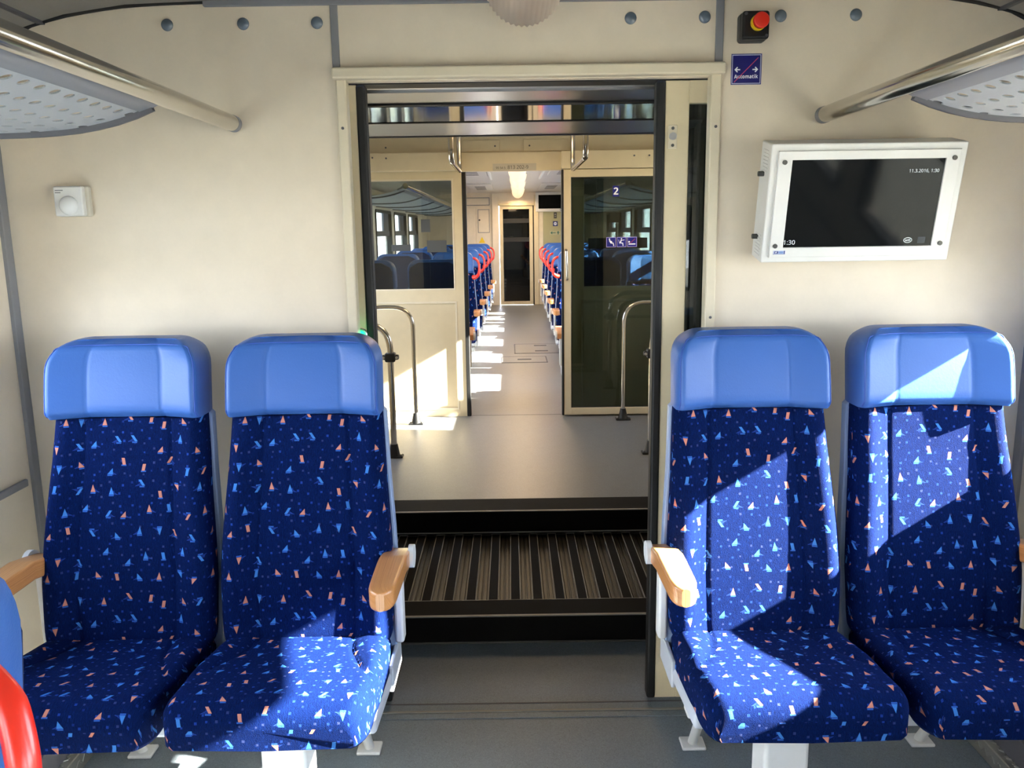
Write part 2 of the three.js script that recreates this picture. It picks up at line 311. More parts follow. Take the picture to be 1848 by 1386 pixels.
// sliding leaves, half drawn back into the wall
function slidingLeaf(n, label, xe, dir) { // xe: meeting edge, dir: towards the pocket
  const o = tag(new THREE.Group(), label, 'door', null, 'structure'); o.name = 'door_' + n; scene.add(o);
  const X = (a, b) => dir > 0 ? [xe + a, xe + b] : [xe - b, xe - a], z0 = -2.485, z1 = -2.45, w = 0.62;
  mesh('rubber_edge', rbox(...X(0, 0.027), 0.012, 1.915, z0 - 0.006, z1 + 0.006, 0.008), M.rubber, o);
  mesh('stile', rbox(...X(0.025, 0.095), 0.012, 1.915, z0, z1, 0.004), M.door, o);
  mesh('stile', rbox(...X(w - 0.09, w), 0.012, 1.915, z0, z1, 0.004), M.door, o);
  mesh('top_rail', rbox(...X(0.093, w - 0.088), 1.852, 1.915, z0, z1, 0.003), M.door, o);
  mesh('bottom_rail', rbox(...X(0.093, w - 0.088), 0.012, 0.075, z0, z1, 0.003), M.door, o);
  mesh('pane', box(...X(0.09, w - 0.085), 0.07, 1.855, -2.472, -2.464), M.doorGlass, o);
  return o;
}
const leafL = slidingLeaf(1, 'cream sliding door leaf left of the gangway opening, edged with black rubber', -0.402, -1);
const leafR = slidingLeaf(2, 'cream glazed sliding door leaf right of the gangway opening, edged with black rubber', 0.42, 1);
{ // lock on the right leaf
  const k = mesh('lock_plate', rbox(-0.013, 0.013, -0.033, 0.033, 0, 0.004, 0.003), M.cream, leafR); k.position.set(0.468, 1.76, -2.45);
  const c = mesh('lock_cylinder', new THREE.CylinderGeometry(0.0105, 0.0105, 0.01, 20).rotateX(Math.PI / 2).translate(0, 0, 0.005), M.satin, k); c.position.set(0, 0.002, 0);
  for (const y of [-0.023, 0.024]) mesh('screw', new THREE.CylinderGeometry(0.0045, 0.0045, 0.003, 10).rotateX(Math.PI / 2).translate(0, y, 0.005), M.dullAlu, k);
}
{ // lit door button
  const b = thing('door_button', 'small round push button glowing green on the left door post', 'button', [-0.447, 1.206, -2.45]);
  mesh('ring', new THREE.TorusGeometry(0.0165, 0.005, 10, 28), M.satin, b).position.z = 0.004;
  mesh('lens', new THREE.SphereGeometry(0.013, 20, 10, 0, 2 * Math.PI, 0, Math.PI / 2).scale(1, 0.5, 1).rotateX(Math.PI / 2), std('#1c9c62', 0.3, { emissive: new THREE.Color('#12e07c'), emissiveIntensity: 1.6 }), b).position.z = 0.003;
  const l = new THREE.PointLight('#18e080', 0.004, 0.4); l.position.set(-0.447, 1.206, -2.425); l.castShadow = true; scene.add(l);
}
// threshold
{
  const t = thing('threshold_strip', 'worn aluminium threshold strip on the floor below the gangway door', 'threshold', [0, 0, ZW]);
  mesh('strip', rbox(OPX0 + 0.01, OPX1 - 0.01, 0, 0.005, -0.006, 0.004, 0.002), M.edging, t);
  mesh('guide', rbox(OPX0 - 0.02, OPX1 + 0.03, 0, 0.003, 0.008, 0.036, 0.001), M.floor, t);
}

// ------------------------------------------------------------------ gangway
const GX0 = -0.74, GX1 = 0.78;
tag(mesh('wall_gangway_near', [box(XL - 0.06, GX0, -0.05, 2.2, -2.56, -2.52), box(GX1, XR + 0.06, -0.05, 2.2, -2.56, -2.52), box(GX0, GX1, 1.95, 2.2, -2.56, -2.52)], M.greyDark), 'dark end wall behind the sliding door pockets', 'wall', null, 'structure');
for (const [n, a, b, l] of [['left', GX0 - 0.06, GX0, 'dark rubber bellows wall on the left of the gangway'], ['right', GX1, GX1 + 0.06, 'dark rubber bellows wall on the right of the gangway']]) {
  const w = thing('wall_gangway_' + n, l, 'wall', [0, 0, 0], null, 'structure');
  mesh('panel', box(a, b, -0.05, 2.0, -3.8, -2.52), M.bellows, w);
  for (let k = 0; k < 9; k++) { const x = n === 'left' ? b : a, z = -2.62 - k * 0.128; mesh('fold', rbox(x - 0.012, x + 0.012, 0.12, 1.93, z - 0.03, z + 0.03, 0.011, 3), M.bellows, w); }
}
{
  const c = thing('ceiling_gangway', 'polished steel ceiling plates of the gangway reflecting the blue seats', 'ceiling', [0, 0, 0], null, 'structure');
  const slab = (n, z0, y0, z1, y1, m) => { const s = new THREE.Shape(); s.moveTo(z1, y1); s.lineTo(z0, y0); s.lineTo(z0, y0 + 0.03); s.lineTo(z1, y1 + 0.03); s.closePath(); mesh(n, extrude(s, GX1 - GX0).rotateY(-Math.PI / 2).translate(GX1, 0, 0), m, c); };
  slab('seal', -2.45, 1.915, -2.535, 1.917, M.rubber);
  slab('plate', -2.537, 1.93, -2.62, 1.925, M.satin);
  slab('plate', -2.622, 1.918, -2.815, 1.916, M.satin);
  slab('joint', -2.817, 1.910, -2.84, 1.910, M.rubber);
  slab('plate', -2.842, 1.908, -3.37, 1.9255, M.mirror);
  slab('joint', -3.372, 1.923, -3.395, 1.923, M.rubber);
  slab('plate', -3.397, 1.924, -3.72, 1.912, M.satin);
  mesh('edge', box(GX0, GX1, 1.908, 2.0, -3.745, -3.722), M.greyDark, c);
  mesh('cover', box(GX0 - 0.06, GX1 + 0.06, 1.97, 2.0, -3.75, -2.5), M.bellows, c);
}
// steps with rubber tread ribs
{
  const s1 = thing('gangway_step', 'black gangway step with ribbed rubber and aluminium treadplate', 'step', [0, 0, -2.85]);
  mesh('riser', box(GX0, GX1, 0, 0.105, -0.02, 0), M.mat, s1);
  mesh('base_trim', rbox(GX0, GX1, 0, 0.008, 0, 0.006, 0.002), M.dullAlu, s1);
  mesh('nosing', rbox(GX0, GX1, 0.104, 0.109, -0.01, 0.003, 0.002), M.edging, s1);
  mesh('tread_edge', box(GX0, GX1, 0.085, 0.108, -0.13, -0.008), M.mat, s1);
  mesh('rail', rbox(GX0, GX1, 0.1, 0.1095, -0.134, -0.13, 0.001), M.edging, s1);
  mesh('tray', box(GX0, GX1, 0.06, 0.098, -0.845, -0.134), M.channel, s1);
  const rw = 0.040, pitch = 0.0863, zA = -0.83, zB = -0.136;
  const rib = rbox(-rw / 2 + 0.003, rw / 2 - 0.003, 0.098, 0.1085, zA, zB, 0.002), edge = [rbox(-rw / 2, -rw / 2 + 0.003, 0.098, 0.1095, zA, zB, 0.001, 1), rbox(rw / 2 - 0.003, rw / 2, 0.098, 0.1095, zA, zB, 0.001, 1), rbox(-rw / 2, rw / 2, 0.098, 0.1095, zA - 0.004, zA, 0.001, 1)];
  const chan = [rbox(-0.0185, -0.002, 0.097, 0.1035, zA + 0.02, zB, 0.003), rbox(0.002, 0.0185, 0.097, 0.1035, zA + 0.02, zB, 0.003)];
  const gr = boxUV(rib), ge = boxUV(join(edge)), gc = boxUV(join(chan)); gr.userData.keep = ge.userData.keep = gc.userData.keep = true;
  for (let k = -3; k <= 13; k++) {
    const x = -0.43 + k * pitch; if (x - rw / 2 < GX0 || x + rw / 2 > GX1) continue;
    const r = mesh('rib', gr, M.mat, s1); r.position.x = x; mesh('edging', ge, M.edging, r);
    if (x + pitch < GX1) mesh('channel', gc, M.channel, s1).position.x = x + pitch / 2;
  }
  const s2 = thing('gangway_step', 'plain black upper step leading into the vestibule floor', 'step', [0, 0.108, -3.70]);
  mesh('riser', box(GX0, GX1, -0.108, 0.105, -0.02, 0), M.mat, s2);
  mesh('base_trim', rbox(GX0, GX1, 0.002, 0.008, 0, 0.004, 0.002), M.edging, s2);
  mesh('nosing', rbox(GX0, GX1, 0.104, 0.109, -0.01, 0.003, 0.002), M.edging, s2);
  mesh('tread', box(GX0, GX1, 0.07, 0.1085, -0.18, -0.008), M.mat, s2);
}

// ------------------------------------------------------------------ vestibule and far saloon shell
{
  const f = thing('floor', 'pale grey vinyl floor running through the vestibule and far saloon', 'floor', [0, 0, 0], null, 'structure');
  mesh('vinyl', box(XL - 0.06, XR + 0.06, FY - 0.05, FY, ZE, -3.88), M.farFloor, f);
  mesh('side_vinyl', [box(XL - 0.06, GX0, FY - 0.05, FY, -3.88, -3.75), box(GX1, XR + 0.06, FY - 0.05, FY, -3.88, -3.75)], M.farFloor, f);
  mesh('joint', box(XL, XR, FY, FY + 0.001, ZP - 0.02, ZP - 0.014), M.greyDark, f);
}
tag(mesh('wall_gangway_far', [box(XL - 0.06, GX0, 0, 2.25, -3.79, -3.75), box(GX1, XR + 0.06, 0, 2.25, -3.79, -3.75), box(GX0, GX1, 1.97, 2.25, -3.79, -3.75)], M.door), 'cream vestibule wall around the gangway mouth', 'wall', null, 'structure');
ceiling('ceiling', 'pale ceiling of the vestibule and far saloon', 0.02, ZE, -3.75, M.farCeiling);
const doorHoles = { 1: [-5.52, -5.04, 1.25, 1.85], [-1]: [-5.35, -4.35, 1.0, 1.7] };
for (const side of [-1, 1]) {
  const sn = side < 0 ? 'left' : 'right', d = doorHoles[side];
  sideWall('wall_far_' + sn, `cream ${sn} side wall of the vestibule and far saloon`, side, ZE, -3.75, 0.1, 2.05, [[d[0], d[1], d[2], d[3]], ...farHoles.map(([a, b]) => [a, b, farWin[0], farWin[2]])], M.wall);
  const o = tag(new THREE.Group(), `${sn} entrance door window of the vestibule`, 'window', null, 'structure'); o.name = 'window_' + (++winNo); scene.add(o);
  const x = side < 0 ? XL : XR;
  mesh('frame', ringZY(d[0] - 0.01, d[1] + 0.01, d[2] - 0.01, d[3] + 0.01, 0.025, side < 0 ? x - 0.05 : x - 0.01, side < 0 ? x + 0.01 : x + 0.05, 0.05), M.rubber, o);
  mesh('pane', box(side < 0 ? x - 0.037 : x + 0.033, side < 0 ? x - 0.033 : x + 0.037, d[2], d[3], d[0], d[1]), M.pane, o);
  farHoles.forEach(([a, b], i) => windowUnit(side, a, b, farWin[0], farWin[1], farWin[2], `${ORD[i]} far saloon window beyond the partition on the ${sn} side`));
}

// ------------------------------------------------------------------ partition between vestibule and far saloon
{
  const z0 = ZP - 0.035, z1 = ZP;
  const fa = thing('partition_fascia', 'cream door-track fascia above the far saloon doorway', 'fascia', [0, 0, ZP], null, 'structure');
  mesh('upper_panel', box(XL, XR, 2.018, 2.15, -0.04, 0), M.door, fa);
  mesh('track_cover', rbox(XL, -0.318, 1.902, 2.02, -0.035, 0.075, 0.006), M.door, fa);
  mesh('track_cover', rbox(0.35, XR, 1.902, 2.02, -0.035, 0.075, 0.006), M.door, fa);
  mesh('middle_panel', rbox(-0.32, 0.352, 1.896, 2.018, -0.035, 0.03, 0.004), M.door, fa);
  mesh('upper_plate', rbox(-0.33, -0.06, 2.024, 2.1, 0, 0.006, 0.002), M.door, fa); mesh('upper_plate', rbox(0.1, 0.4, 2.024, 2.1, 0, 0.006, 0.002), M.door, fa);
  const sc = new THREE.CylinderGeometry(0.006, 0.006, 0.004, 10).rotateX(Math.PI / 2);
  for (const [x, y, z] of [[-0.82, 2.06, 0.002], [-0.38, 2.065, 0.002], [-0.09, 2.06, 0.008], [0.14, 2.06, 0.008], [-0.9, 1.99, 0.077], [-0.81, 1.985, 0.077], [0.83, 1.98, 0.077], [0.93, 1.98, 0.077]]) mesh('screw', sc.clone().translate(x, y, z), M.greyDark, fa);
  // left fixed half
  const half = (name, label, x0, x1, post) => {
    const p = thing(name, label, 'partition', [0, 0, ZP], null, 'structure');
    const w0 = Math.min(x0, x1), w1 = Math.max(x0, x1), inn = post < 0 ? [w0 + 0.13, w1 - 0.065] : [w0 + 0.135, w1 - 0.13];
    const s = rectShape(w0, w1, FY, 1.905); s.holes.push(rectShape(inn[0], inn[1], 1.113, 1.847, 0.004)); s.holes.push(rectShape(inn[0], inn[1] + (post < 0 ? 0.0 : 0), FY + 0.06, 1.018, 0.004));
    mesh('frame', extrude(s, 0.035).translate(0, 0, -0.035), M.door, p);
    mesh('lower_panel', box(inn[0] - 0.01, inn[1] + 0.01, FY + 0.05, 1.03, -0.025, -0.007), M.door, p);
    mesh('bead', ringXY(inn[0] - 0.012, inn[1] + 0.012, FY + 0.05, 1.03, 0.014, -0.001, 0.003), M.cream, p);
    mesh('bead', ringXY(inn[0] - 0.006, inn[1] + 0.006, 1.107, 1.853, 0.012, -0.001, 0.003), M.cream, p);
    mesh('pane', box(inn[0] - 0.01, inn[1] + 0.01, 1.1, 1.86, -0.022, -0.016), M.tinted, p);
    return p;
  };
  const pl = half('partition_left', 'cream half-glazed partition left of the far saloon doorway', XL, -0.318, -1);
  mesh('rubber_edge', rbox(-0.32, -0.29, FY, 1.9, -0.03, 0.004, 0.006), M.rubber, pl);
  half('partition_right', 'cream half-glazed partition behind the open glass door', 0.365, XR, 1);
  const film = std('#4c5052', 0.6);
  for (const [a, b, c, d] of [[-0.81, -0.679, 1.377, 1.42], [-0.567, -0.433, 1.366, 1.446], [-0.604, -0.542, 1.502, 1.588]]) mesh('sticker', box(a, b, c, d, -0.0155, -0.0145), film, pl);
  // open glass leaf
  const d = tag(new THREE.Group(), 'cream-framed glass sliding door standing open right of the far doorway', 'door', null, 'structure'); d.name = 'door_3'; scene.add(d); d.position.set(0, 0, ZP + 0.045);
  const x0 = 0.36, x1 = 1.16;
  mesh('rubber_edge', rbox(x0 - 0.012, x0 + 0.004, FY + 0.01, 1.898, -0.02, 0.02, 0.005), M.rubber, d);
  mesh('stile', rbox(x0, x0 + 0.053, FY + 0.012, 1.898, -0.016, 0.016, 0.004), M.door, d); mesh('stile', rbox(x1 - 0.055, x1, FY + 0.012, 1.898, -0.016, 0.016, 0.004), M.door, d);
  mesh('rail', rbox(x0 + 0.05, x1 - 0.05, 1.848, 1.898, -0.016, 0.016, 0.004), M.door, d); mesh('rail', rbox(x0 + 0.05, x1 - 0.05, FY + 0.012, FY + 0.062, -0.016, 0.016, 0.004), M.door, d);
  mesh('pane', box(x0 + 0.045, x1 - 0.05, FY + 0.055, 1.855, -0.004, 0.004), M.doorGlass, d);
  mesh('gasket', ringXY(x0 + 0.05, x1 - 0.052, FY + 0.058, 1.852, 0.008, -0.006, 0.008), M.rubber, d);
  mesh('handle', sweep(polyRound([[0.378, 1.372, 0.016], [0.378, 1.372, 0.055], [0.384, 1.17, 0.055], [0.384, 1.17, 0.016]], 0.02), 0.008, 10, 40), M.steel, d);
  // prints on the glass
  const navyInk = '#181a78';
  const num = printed(96, 160, (c, w, h) => { c.fillStyle = navyInk; c.fillRect(0, 0, w, h); c.fillStyle = '#fff'; c.font = 'bold 150px sans-serif'; c.textAlign = 'center'; c.fillText('2', w / 2, 132); });
  decal('sticker', 0.042, 0.07, num, d, [0.714, 1.753, 0.005]);
  const frame = (c, w) => { c.fillStyle = navyInk; c.fillRect(0, 0, w, w); c.strokeStyle = '#b9a6e0'; c.lineWidth = 6; c.strokeRect(3, 3, w - 6, w - 6); c.fillStyle = '#fff'; c.strokeStyle = '#fff'; c.lineCap = 'round'; c.lineJoin = 'round'; };
  const line = (c, wd, pts) => { c.lineWidth = wd; c.beginPath(); pts.forEach(([x, y], i) => i ? c.lineTo(x, y) : c.moveTo(x, y)); c.stroke(); };
  const pics = [
    (c, w) => { frame(c, w); c.beginPath(); c.arc(42, 24, 10, 0, 7); c.fill(); line(c, 20, [[46, 44], [62, 70]]); line(c, 13, [[62, 74], [92, 76], [100, 108]]); c.beginPath(); c.arc(66, 60, 13, 0, 7); c.fill(); },
    (c, w) => { frame(c, w); c.beginPath(); c.arc(62, 22, 10, 0, 7); c.fill(); line(c, 16, [[58, 42], [46, 72]]); line(c, 12, [[46, 74], [80, 78], [84, 108]]); line(c, 8, [[58, 44], [100, 36]]); line(c, 6, [[24, 36], [36, 82]]); },
    (c, w) => { frame(c, w); c.fillRect(18, 84, 92, 14); c.beginPath(); c.arc(24, 62, 12, 0, 7); c.fill(); c.strokeStyle = '#d8404a'; line(c, 6, [[40, 78], [102, 24]]); }];
  pics.forEach((f, k) => decal('pictogram', 0.064, 0.066, printed(128, 128, f), d, [[0.684, 0.755, 0.826][k], 1.417, 0.005]));
  mesh('sticker', box(0.676, 0.742, 1.548, 1.615, -0.006, -0.005), std('#6d6a5c', 0.6), d);
  mesh('sticker', box(0.53, 0.93, 1.375, 1.445, -0.0055, -0.0048), std('#4b4f51', 0.6), d);
  // vehicle number
  const np = decal('number_plate', 0.29, 0.046, printed(640, 100, (c, w, h) => { c.fillStyle = '#b9b2a0'; c.fillRect(0, 0, w, h); c.fillStyle = '#1c1c20'; c.textBaseline = 'middle'; c.font = '44px sans-serif'; c.fillText('95 54 5', 44, 58); c.font = '70px sans-serif'; c.fillText('813 202-9', 216, 53); }), scene, [0.038, 1.921, ZP + 0.0306]);
  tag(np, 'grey plate reading 95 54 5 813 202-9 above the far doorway', 'sign');
}
// vestibule rails
function rail(name, label, pts, r, feet, parts, rounding = 0.12) {
  const o = thing(name, label, 'handrail', pts[0]); const P = pts.map((p) => p.map((v, k) => v - pts[0][k]));
  mesh('tube', sweep(polyRound(P, rounding, 8), r, 14, 70, false, 0.2), M.steel, o);
  for (const f of feet) { const q = f.map((v, k) => v - pts[0][k]); const ft = mesh('foot', [rbox(-0.05, 0.05, 0, 0.014, -0.03, 0.03, 0.005), new THREE.CylinderGeometry(r + 0.004, 0.034, 0.07, 16).translate(0, 0.045, 0)], M.black, o); ft.position.set(...q); for (const s of [-1, 1]) mesh('bolt', new THREE.CylinderGeometry(0.007, 0.007, 0.006, 8).translate(s * 0.038, 0.016, 0), M.satin, ft); }
  parts?.(o, (p) => p.map((v, k) => v - pts[0][k])); return o;
}
rail('handrail', 'slim inverted-U handrail before the left vestibule partition', [[-0.655, FY, -5.50], [-0.655, 1.015, -5.50], [-1.0, 1.015, -5.50], [-1.0, FY, -5.50]], 0.0145, [[-0.655, FY, -5.50], [-1.0, FY, -5.50]], null, 0.14);
rail('handrail', 'slim inverted-U handrail before the open glass door', [[0.758, FY, -5.55], [0.758, 1.02, -5.55], [1.1, 1.02, -5.55], [1.1, FY, -5.55]], 0.0145, [[0.758, FY, -5.55], [1.1, FY, -5.55]], null, 0.14);
for (const [x, s, l] of [[-0.69, -1, 'thicker handrail with a black clamp beside the left gangway edge'], [0.80, 1, 'thicker handrail with a black clamp beside the right gangway edge']])
  rail('clamped_handrail', l, [[x, FY, -4.67], [x, 1.0, -4.67], [x + s * 0.5, 1.0, -4.67], [x + s * 0.5, FY, -4.67]], 0.0175, [[x, FY, -4.67], [x + s * 0.5, FY, -4.67]], (o, L) => {
    const c = mesh('clamp', [rbox(-0.03, 0.03, -0.026, 0.026, -0.03, 0.03, 0.01), rbox(-0.048, 0.048, -0.014, 0.014, -0.018, 0.018, 0.008)], M.black, o); c.position.set(...L([x, 0.805, -4.67]));
    mesh('cross_rail', tube(L([x, 0.805, -4.67]), L([x + s * 0.5, 0.805, -4.67]), 0.012), M.steel, o);
    for (const q of [-1, 1]) mesh('bolt', new THREE.CylinderGeometry(0.008, 0.008, 0.01, 8).rotateX(Math.PI / 2).translate(q * 0.038, 0, 0.02), M.satin, c);
  }, 0.16);
for (const [x, za, zb, l] of [[-0.312, -4.65, -5.4, 'steel grab loop hanging from the vestibule ceiling, left of the number plate'], [0.405, -4.5, -5.4, 'steel grab loop hanging from the vestibule ceiling, right of the number plate']]) {
  const o = thing('grab_loop', l, 'grab handle', [x, 2.145, za]); const dz = zb - za, h = 1.88 - 2.145;
  mesh('tube', sweep(polyRound([[0, 0, 0], [0, h, 0], [0, h, dz], [0, 0, dz]], 0.05), 0.0155, 12, 60, false, 0.2), M.steel, o);
  for (const z of [0, dz]) mesh('mount', new THREE.CylinderGeometry(0.024, 0.024, 0.03, 16).translate(0, -0.013, z), M.black, o);
}
// vestibule ceiling lamp
function ceilingLamp(name, label, x, y, z0, z1, w, on, power, ribs) {
  const o = thing(name, label, 'lamp', [x, y, 0]), n = 44, prof = [];
  for (let k = 0; k <= n; k++) { const a = Math.PI + k / n * Math.PI; prof.push([Math.cos(a) * w / 2 * (0.95 + 0.05 * (k % 2)), Math.sin(a) * w * 0.5 * (0.95 + 0.05 * (k % 2))]); }
  const rings = [], L = z1 - z0, e = w * 0.28;
  for (const [z, s] of [[0, 0.02], [e * 0.06, 0.42], [e * 0.25, 0.72], [e * 0.6, 0.93], [e, 1], ...Array.from({ length: ribs }, (_, k) => [e + (L - 2 * e) * (k + 0.5) / ribs, k % 2 ? 1.03 : 1]), [L - e, 1], [L - e * 0.6, 0.93], [L - e * 0.25, 0.72], [L - e * 0.06, 0.42], [L, 0.02]]) rings.push([...prof.map(([a, b]) => [a * s, b * s - 0.012, z0 + z]), [w / 2 * s, 0.0, z0 + z], [-w / 2 * s, 0.0, z0 + z]]);
  mesh('diffuser', loft(rings), on ? M.lampOn : M.lampOff, o, true);
  mesh('base', rbox(-w / 2 - 0.01, w / 2 + 0.01, -0.008, 0.012, z0 + e * 0.5, z1 - e * 0.5, 0.004), M.white, o);
  if (on) { const l = new THREE.RectAreaLight('#ffd9a8', power, w, L); l.position.set(x, y - w * 0.5 - 0.03, (z0 + z1) / 2); l.lookAt(x, 0, (z0 + z1) / 2); scene.add(l); }
  return o;
}
ceilingLamp('ceiling_lamp', 'ribbed unlit ceiling lamp above the sliding door', 0.045, 2.126, -2.3, -1.1, 0.2, false, 0, 1);
{
  const o = thing('ceiling_lamp', 'flat warm ceiling lamp of the vestibule', 'lamp', [0.1, 2.146, -4.75]);
  mesh('housing', rbox(-0.32, 0.32, -0.03, 0.002, -0.35, 0.35, 0.006), M.white, o);
  mesh('diffuser', rbox(-0.27, 0.27, -0.04, -0.028, -0.3, 0.3, 0.004), M.lampOn, o);
  const l = new THREE.RectAreaLight('#ffd29a', 3.6, 0.54, 0.6); l.position.set(0.1, 2.09, -4.75); l.lookAt(0.1, 0, -4.75); scene.add(l);
}
for (let k = 0; k < 5; k++) ceilingLamp('ceiling_lamp', `glowing ribbed tube lamp on the far saloon ceiling, ${ORD[k]} beyond the partition`, 0.06 + 0.0107 * (1 + k * 1.7), 2.148, -7.7 - k * 1.7, -6.3 - k * 1.7, 0.19, true, 6, 9);
// ceiling vents and battens of the far saloon
for (const s of [-1, 1]) for (let k = 0; k < 2; k++) {
  const o = thing('ceiling_vent', `slotted ceiling vent ${s < 0 ? 'left' : 'right'} of the far lamps, ${k ? 'nearer the end door' : 'nearer the partition'}`, 'vent', [0.1 + s * 0.52, 2.143, k ? -12.6 : -9.2]);
  mesh('panel', rbox(-0.17, 0.17, -0.012, 0.006, -0.85, 0.85, 0.003), M.farCeiling, o);
  for (let q = 0; q < 5; q++) mesh('slot', box(-0.075, 0.075, -0.0135, -0.011, -0.55 + q * 0.22, -0.48 + q * 0.22), M.rubber, o);
}
for (const s of [-1, 1]) tag(mesh('ceiling_batten', rbox(0.08 + s * 0.3 - 0.012, 0.08 + s * 0.3 + 0.012, 2.126, 2.15, -10.6, -6.2, 0.004), M.white), `white batten along the far saloon ceiling ${s < 0 ? 'left' : 'right'} of the lamps`, 'batten');

// ------------------------------------------------------------------ end wall of the far saloon
{
  const w = thing('wall_far_end', 'cream end wall of the far saloon with panelled cupboard front', 'wall', [0, 0, ZE], null, 'structure');
  mesh('panel', [box(XL, -0.19, FY, 2.2, -0.05, 0), box(0.42, XR, FY, 2.2, -0.05, 0), box(-0.19, 0.42, 1.92, 2.2, -0.05, 0)], M.wall, w);
  mesh('post', rbox(-0.30, -0.185, FY, 2.13, -0.01, 0.04, 0.006), M.wall, w); mesh('post', rbox(0.42, 0.5, FY, 2.1, -0.01, 0.03, 0.006), M.door, w); mesh('post', rbox(0.5, 0.58, FY, 1.84, -0.01, 0.016, 0.006), M.cream, w);
  mesh('header', rbox(-0.19, 0.42, 1.925, 1.96, 0, 0.05, 0.005), M.door, w);
  mesh('upper_hatch', ringXY(-0.95, -0.34, 1.935, 2.07, 0.012, 0, 0.008), M.greyStrip, w);
  mesh('cupboard_door', rbox(-0.58, -0.33, FY + 0.05, 1.9, 0, 0.008, 0.003), M.wall, w); mesh('cupboard_door', rbox(-1.1, -0.6, FY + 0.05, 1.9, 0, 0.008, 0.003), M.wall, w);
  const h = mesh('hatch', ringXY(-0.548, -0.345, 1.472, 1.87, 0.01, 0.006, 0.016), M.greyStrip, w); mesh('latch', new THREE.OctahedronGeometry(0.018).translate(-0.52, 1.69, 0.016), M.black, h);
  mesh('panel_line', box(0.56, XR, 1.62, 1.63, 0, 0.006), M.greyStrip, w);
  const pan = mesh('green_panel', rbox(0.58, 1.4, FY + 0.1, 1.83, 0, 0.01, 0.003), std('#a7a37c', 0.25), w);
  const end = tag(new THREE.Group(), 'cream-framed end door with dark glass at the far end of the aisle', 'door', null, 'structure'); end.name = 'door_4'; scene.add(end); end.position.set(0, 0, ZE);
  mesh('frame', ringXY(-0.175, 0.40, FY + 0.005, 1.925, 0.06, -0.03, 0.02), M.door, end);
  mesh('pane', box(-0.12, 0.345, FY + 0.06, 1.87, -0.01, 0.004), M.darkGlass, end);
  for (const y of [1.63, 1.31]) mesh('bar', rbox(-0.11, 0.335, y, y + 0.075, 0.004, 0.012, 0.002), M.bellows, end);
  mesh('painted_shadow_gap', box(0.40, 0.42, FY, 1.925, -0.03, 0.0), M.rubber, end);  // black strip painting in the shadow of the gap beside the frame
  const ts = new THREE.Shape(); ts.moveTo(-0.055, -0.045); ts.lineTo(0.055, -0.045); ts.lineTo(0, 0.06); ts.closePath();
  tag(mesh('warning_sign', extrude(ts, 0.002).translate(-0.482, 1.345, ZE + 0.008), M.yellow), 'small yellow triangular warning sign on the cupboard at the far end', 'sign');
  const s1 = decal('blue_sign', 0.085, 0.085, printed(64, 64, (c, n) => { c.fillStyle = '#1b2a6e'; c.fillRect(0, 0, n, n); c.fillStyle = '#dfe4f4'; c.beginPath(); c.arc(n / 2, n / 2, 20, 0, 7); c.fill(); c.fillStyle = '#1b2a6e'; c.fillRect(18, 29, 28, 6); }), scene, [0.79, 1.61, ZE + 0.0112]); tag(s1, 'small blue square sign on the green panel at the far end', 'sign');
  const s2 = decal('exit_sign', 0.30, 0.07, printed(256, 64, (c, W, H) => { c.fillStyle = '#a7a37c'; c.fillRect(0, 0, W, H); c.fillStyle = '#14594a'; c.strokeStyle = '#14594a'; c.lineWidth = 10; for (const [x, d] of [[20, 1], [250, -1]]) { c.beginPath(); c.moveTo(x, 32); c.lineTo(x + d * 70, 32); c.moveTo(x + d * 20, 14); c.lineTo(x, 32); c.lineTo(x + d * 20, 50); c.stroke(); } c.fillRect(120, 6, 14, 52); c.fillRect(108, 22, 38, 10); }), scene, [0.84, 1.455, ZE + 0.0112]); tag(s2, 'green emergency exit arrows on the panel at the far end', 'sign');
  const s3 = decal('dark_sign', 0.05, 0.1, printed(32, 64, (c, W, H) => { c.fillStyle = '#2d2d2b'; c.fillRect(0, 0, W, H); c.fillStyle = '#8a8a80'; c.fillRect(8, 12, 16, 18); c.fillRect(8, 40, 16, 10); }), scene, [0.79, 1.75, ZE + 0.0112]); tag(s3, 'small dark notice under the far monitor', 'sign');
  const tv = thing('wall_monitor', 'small white-framed monitor with dark screen high on the far end wall', 'monitor', [0.79, 1.98, ZE + 0.02]);
  mesh('housing', rbox(-0.34, 0.34, -0.165, 0.165, -0.01, 0.05, 0.01), M.white, tv); mesh('screen', box(-0.29, 0.29, -0.115, 0.115, 0.045, 0.053), M.screen, tv);
}
// floor hatches
for (const [x0, x1, z0, z1, l, hs] of [[-0.1, 0.36, -8.5, -8.1, 'small floor hatch in the far aisle, nearer the vestibule', [0]], [0.03, 0.62, -9.45, -8.72, 'larger floor hatch in the far aisle, just behind the small one', [-0.22, 0.2]]]) {
  const o = thing('floor_hatch', l, 'hatch', [(x0 + x1) / 2, FY, (z0 + z1) / 2]); const a = (x1 - x0) / 2, b = (z1 - z0) / 2;
  mesh('frame', ringXY(-a, a, -b, b, 0.012, 0, 0.004).rotateX(-Math.PI / 2), M.greyDark, o);
  mesh('lid', box(-a + 0.014, a - 0.014, 0.0, 0.003, -b + 0.014, b - 0.014), M.farFloor, o);
  for (const z of hs) mesh('pull', rbox(-0.07, 0.07, 0.002, 0.007, z - 0.025, z + 0.025, 0.003), M.greyDark, o);
}

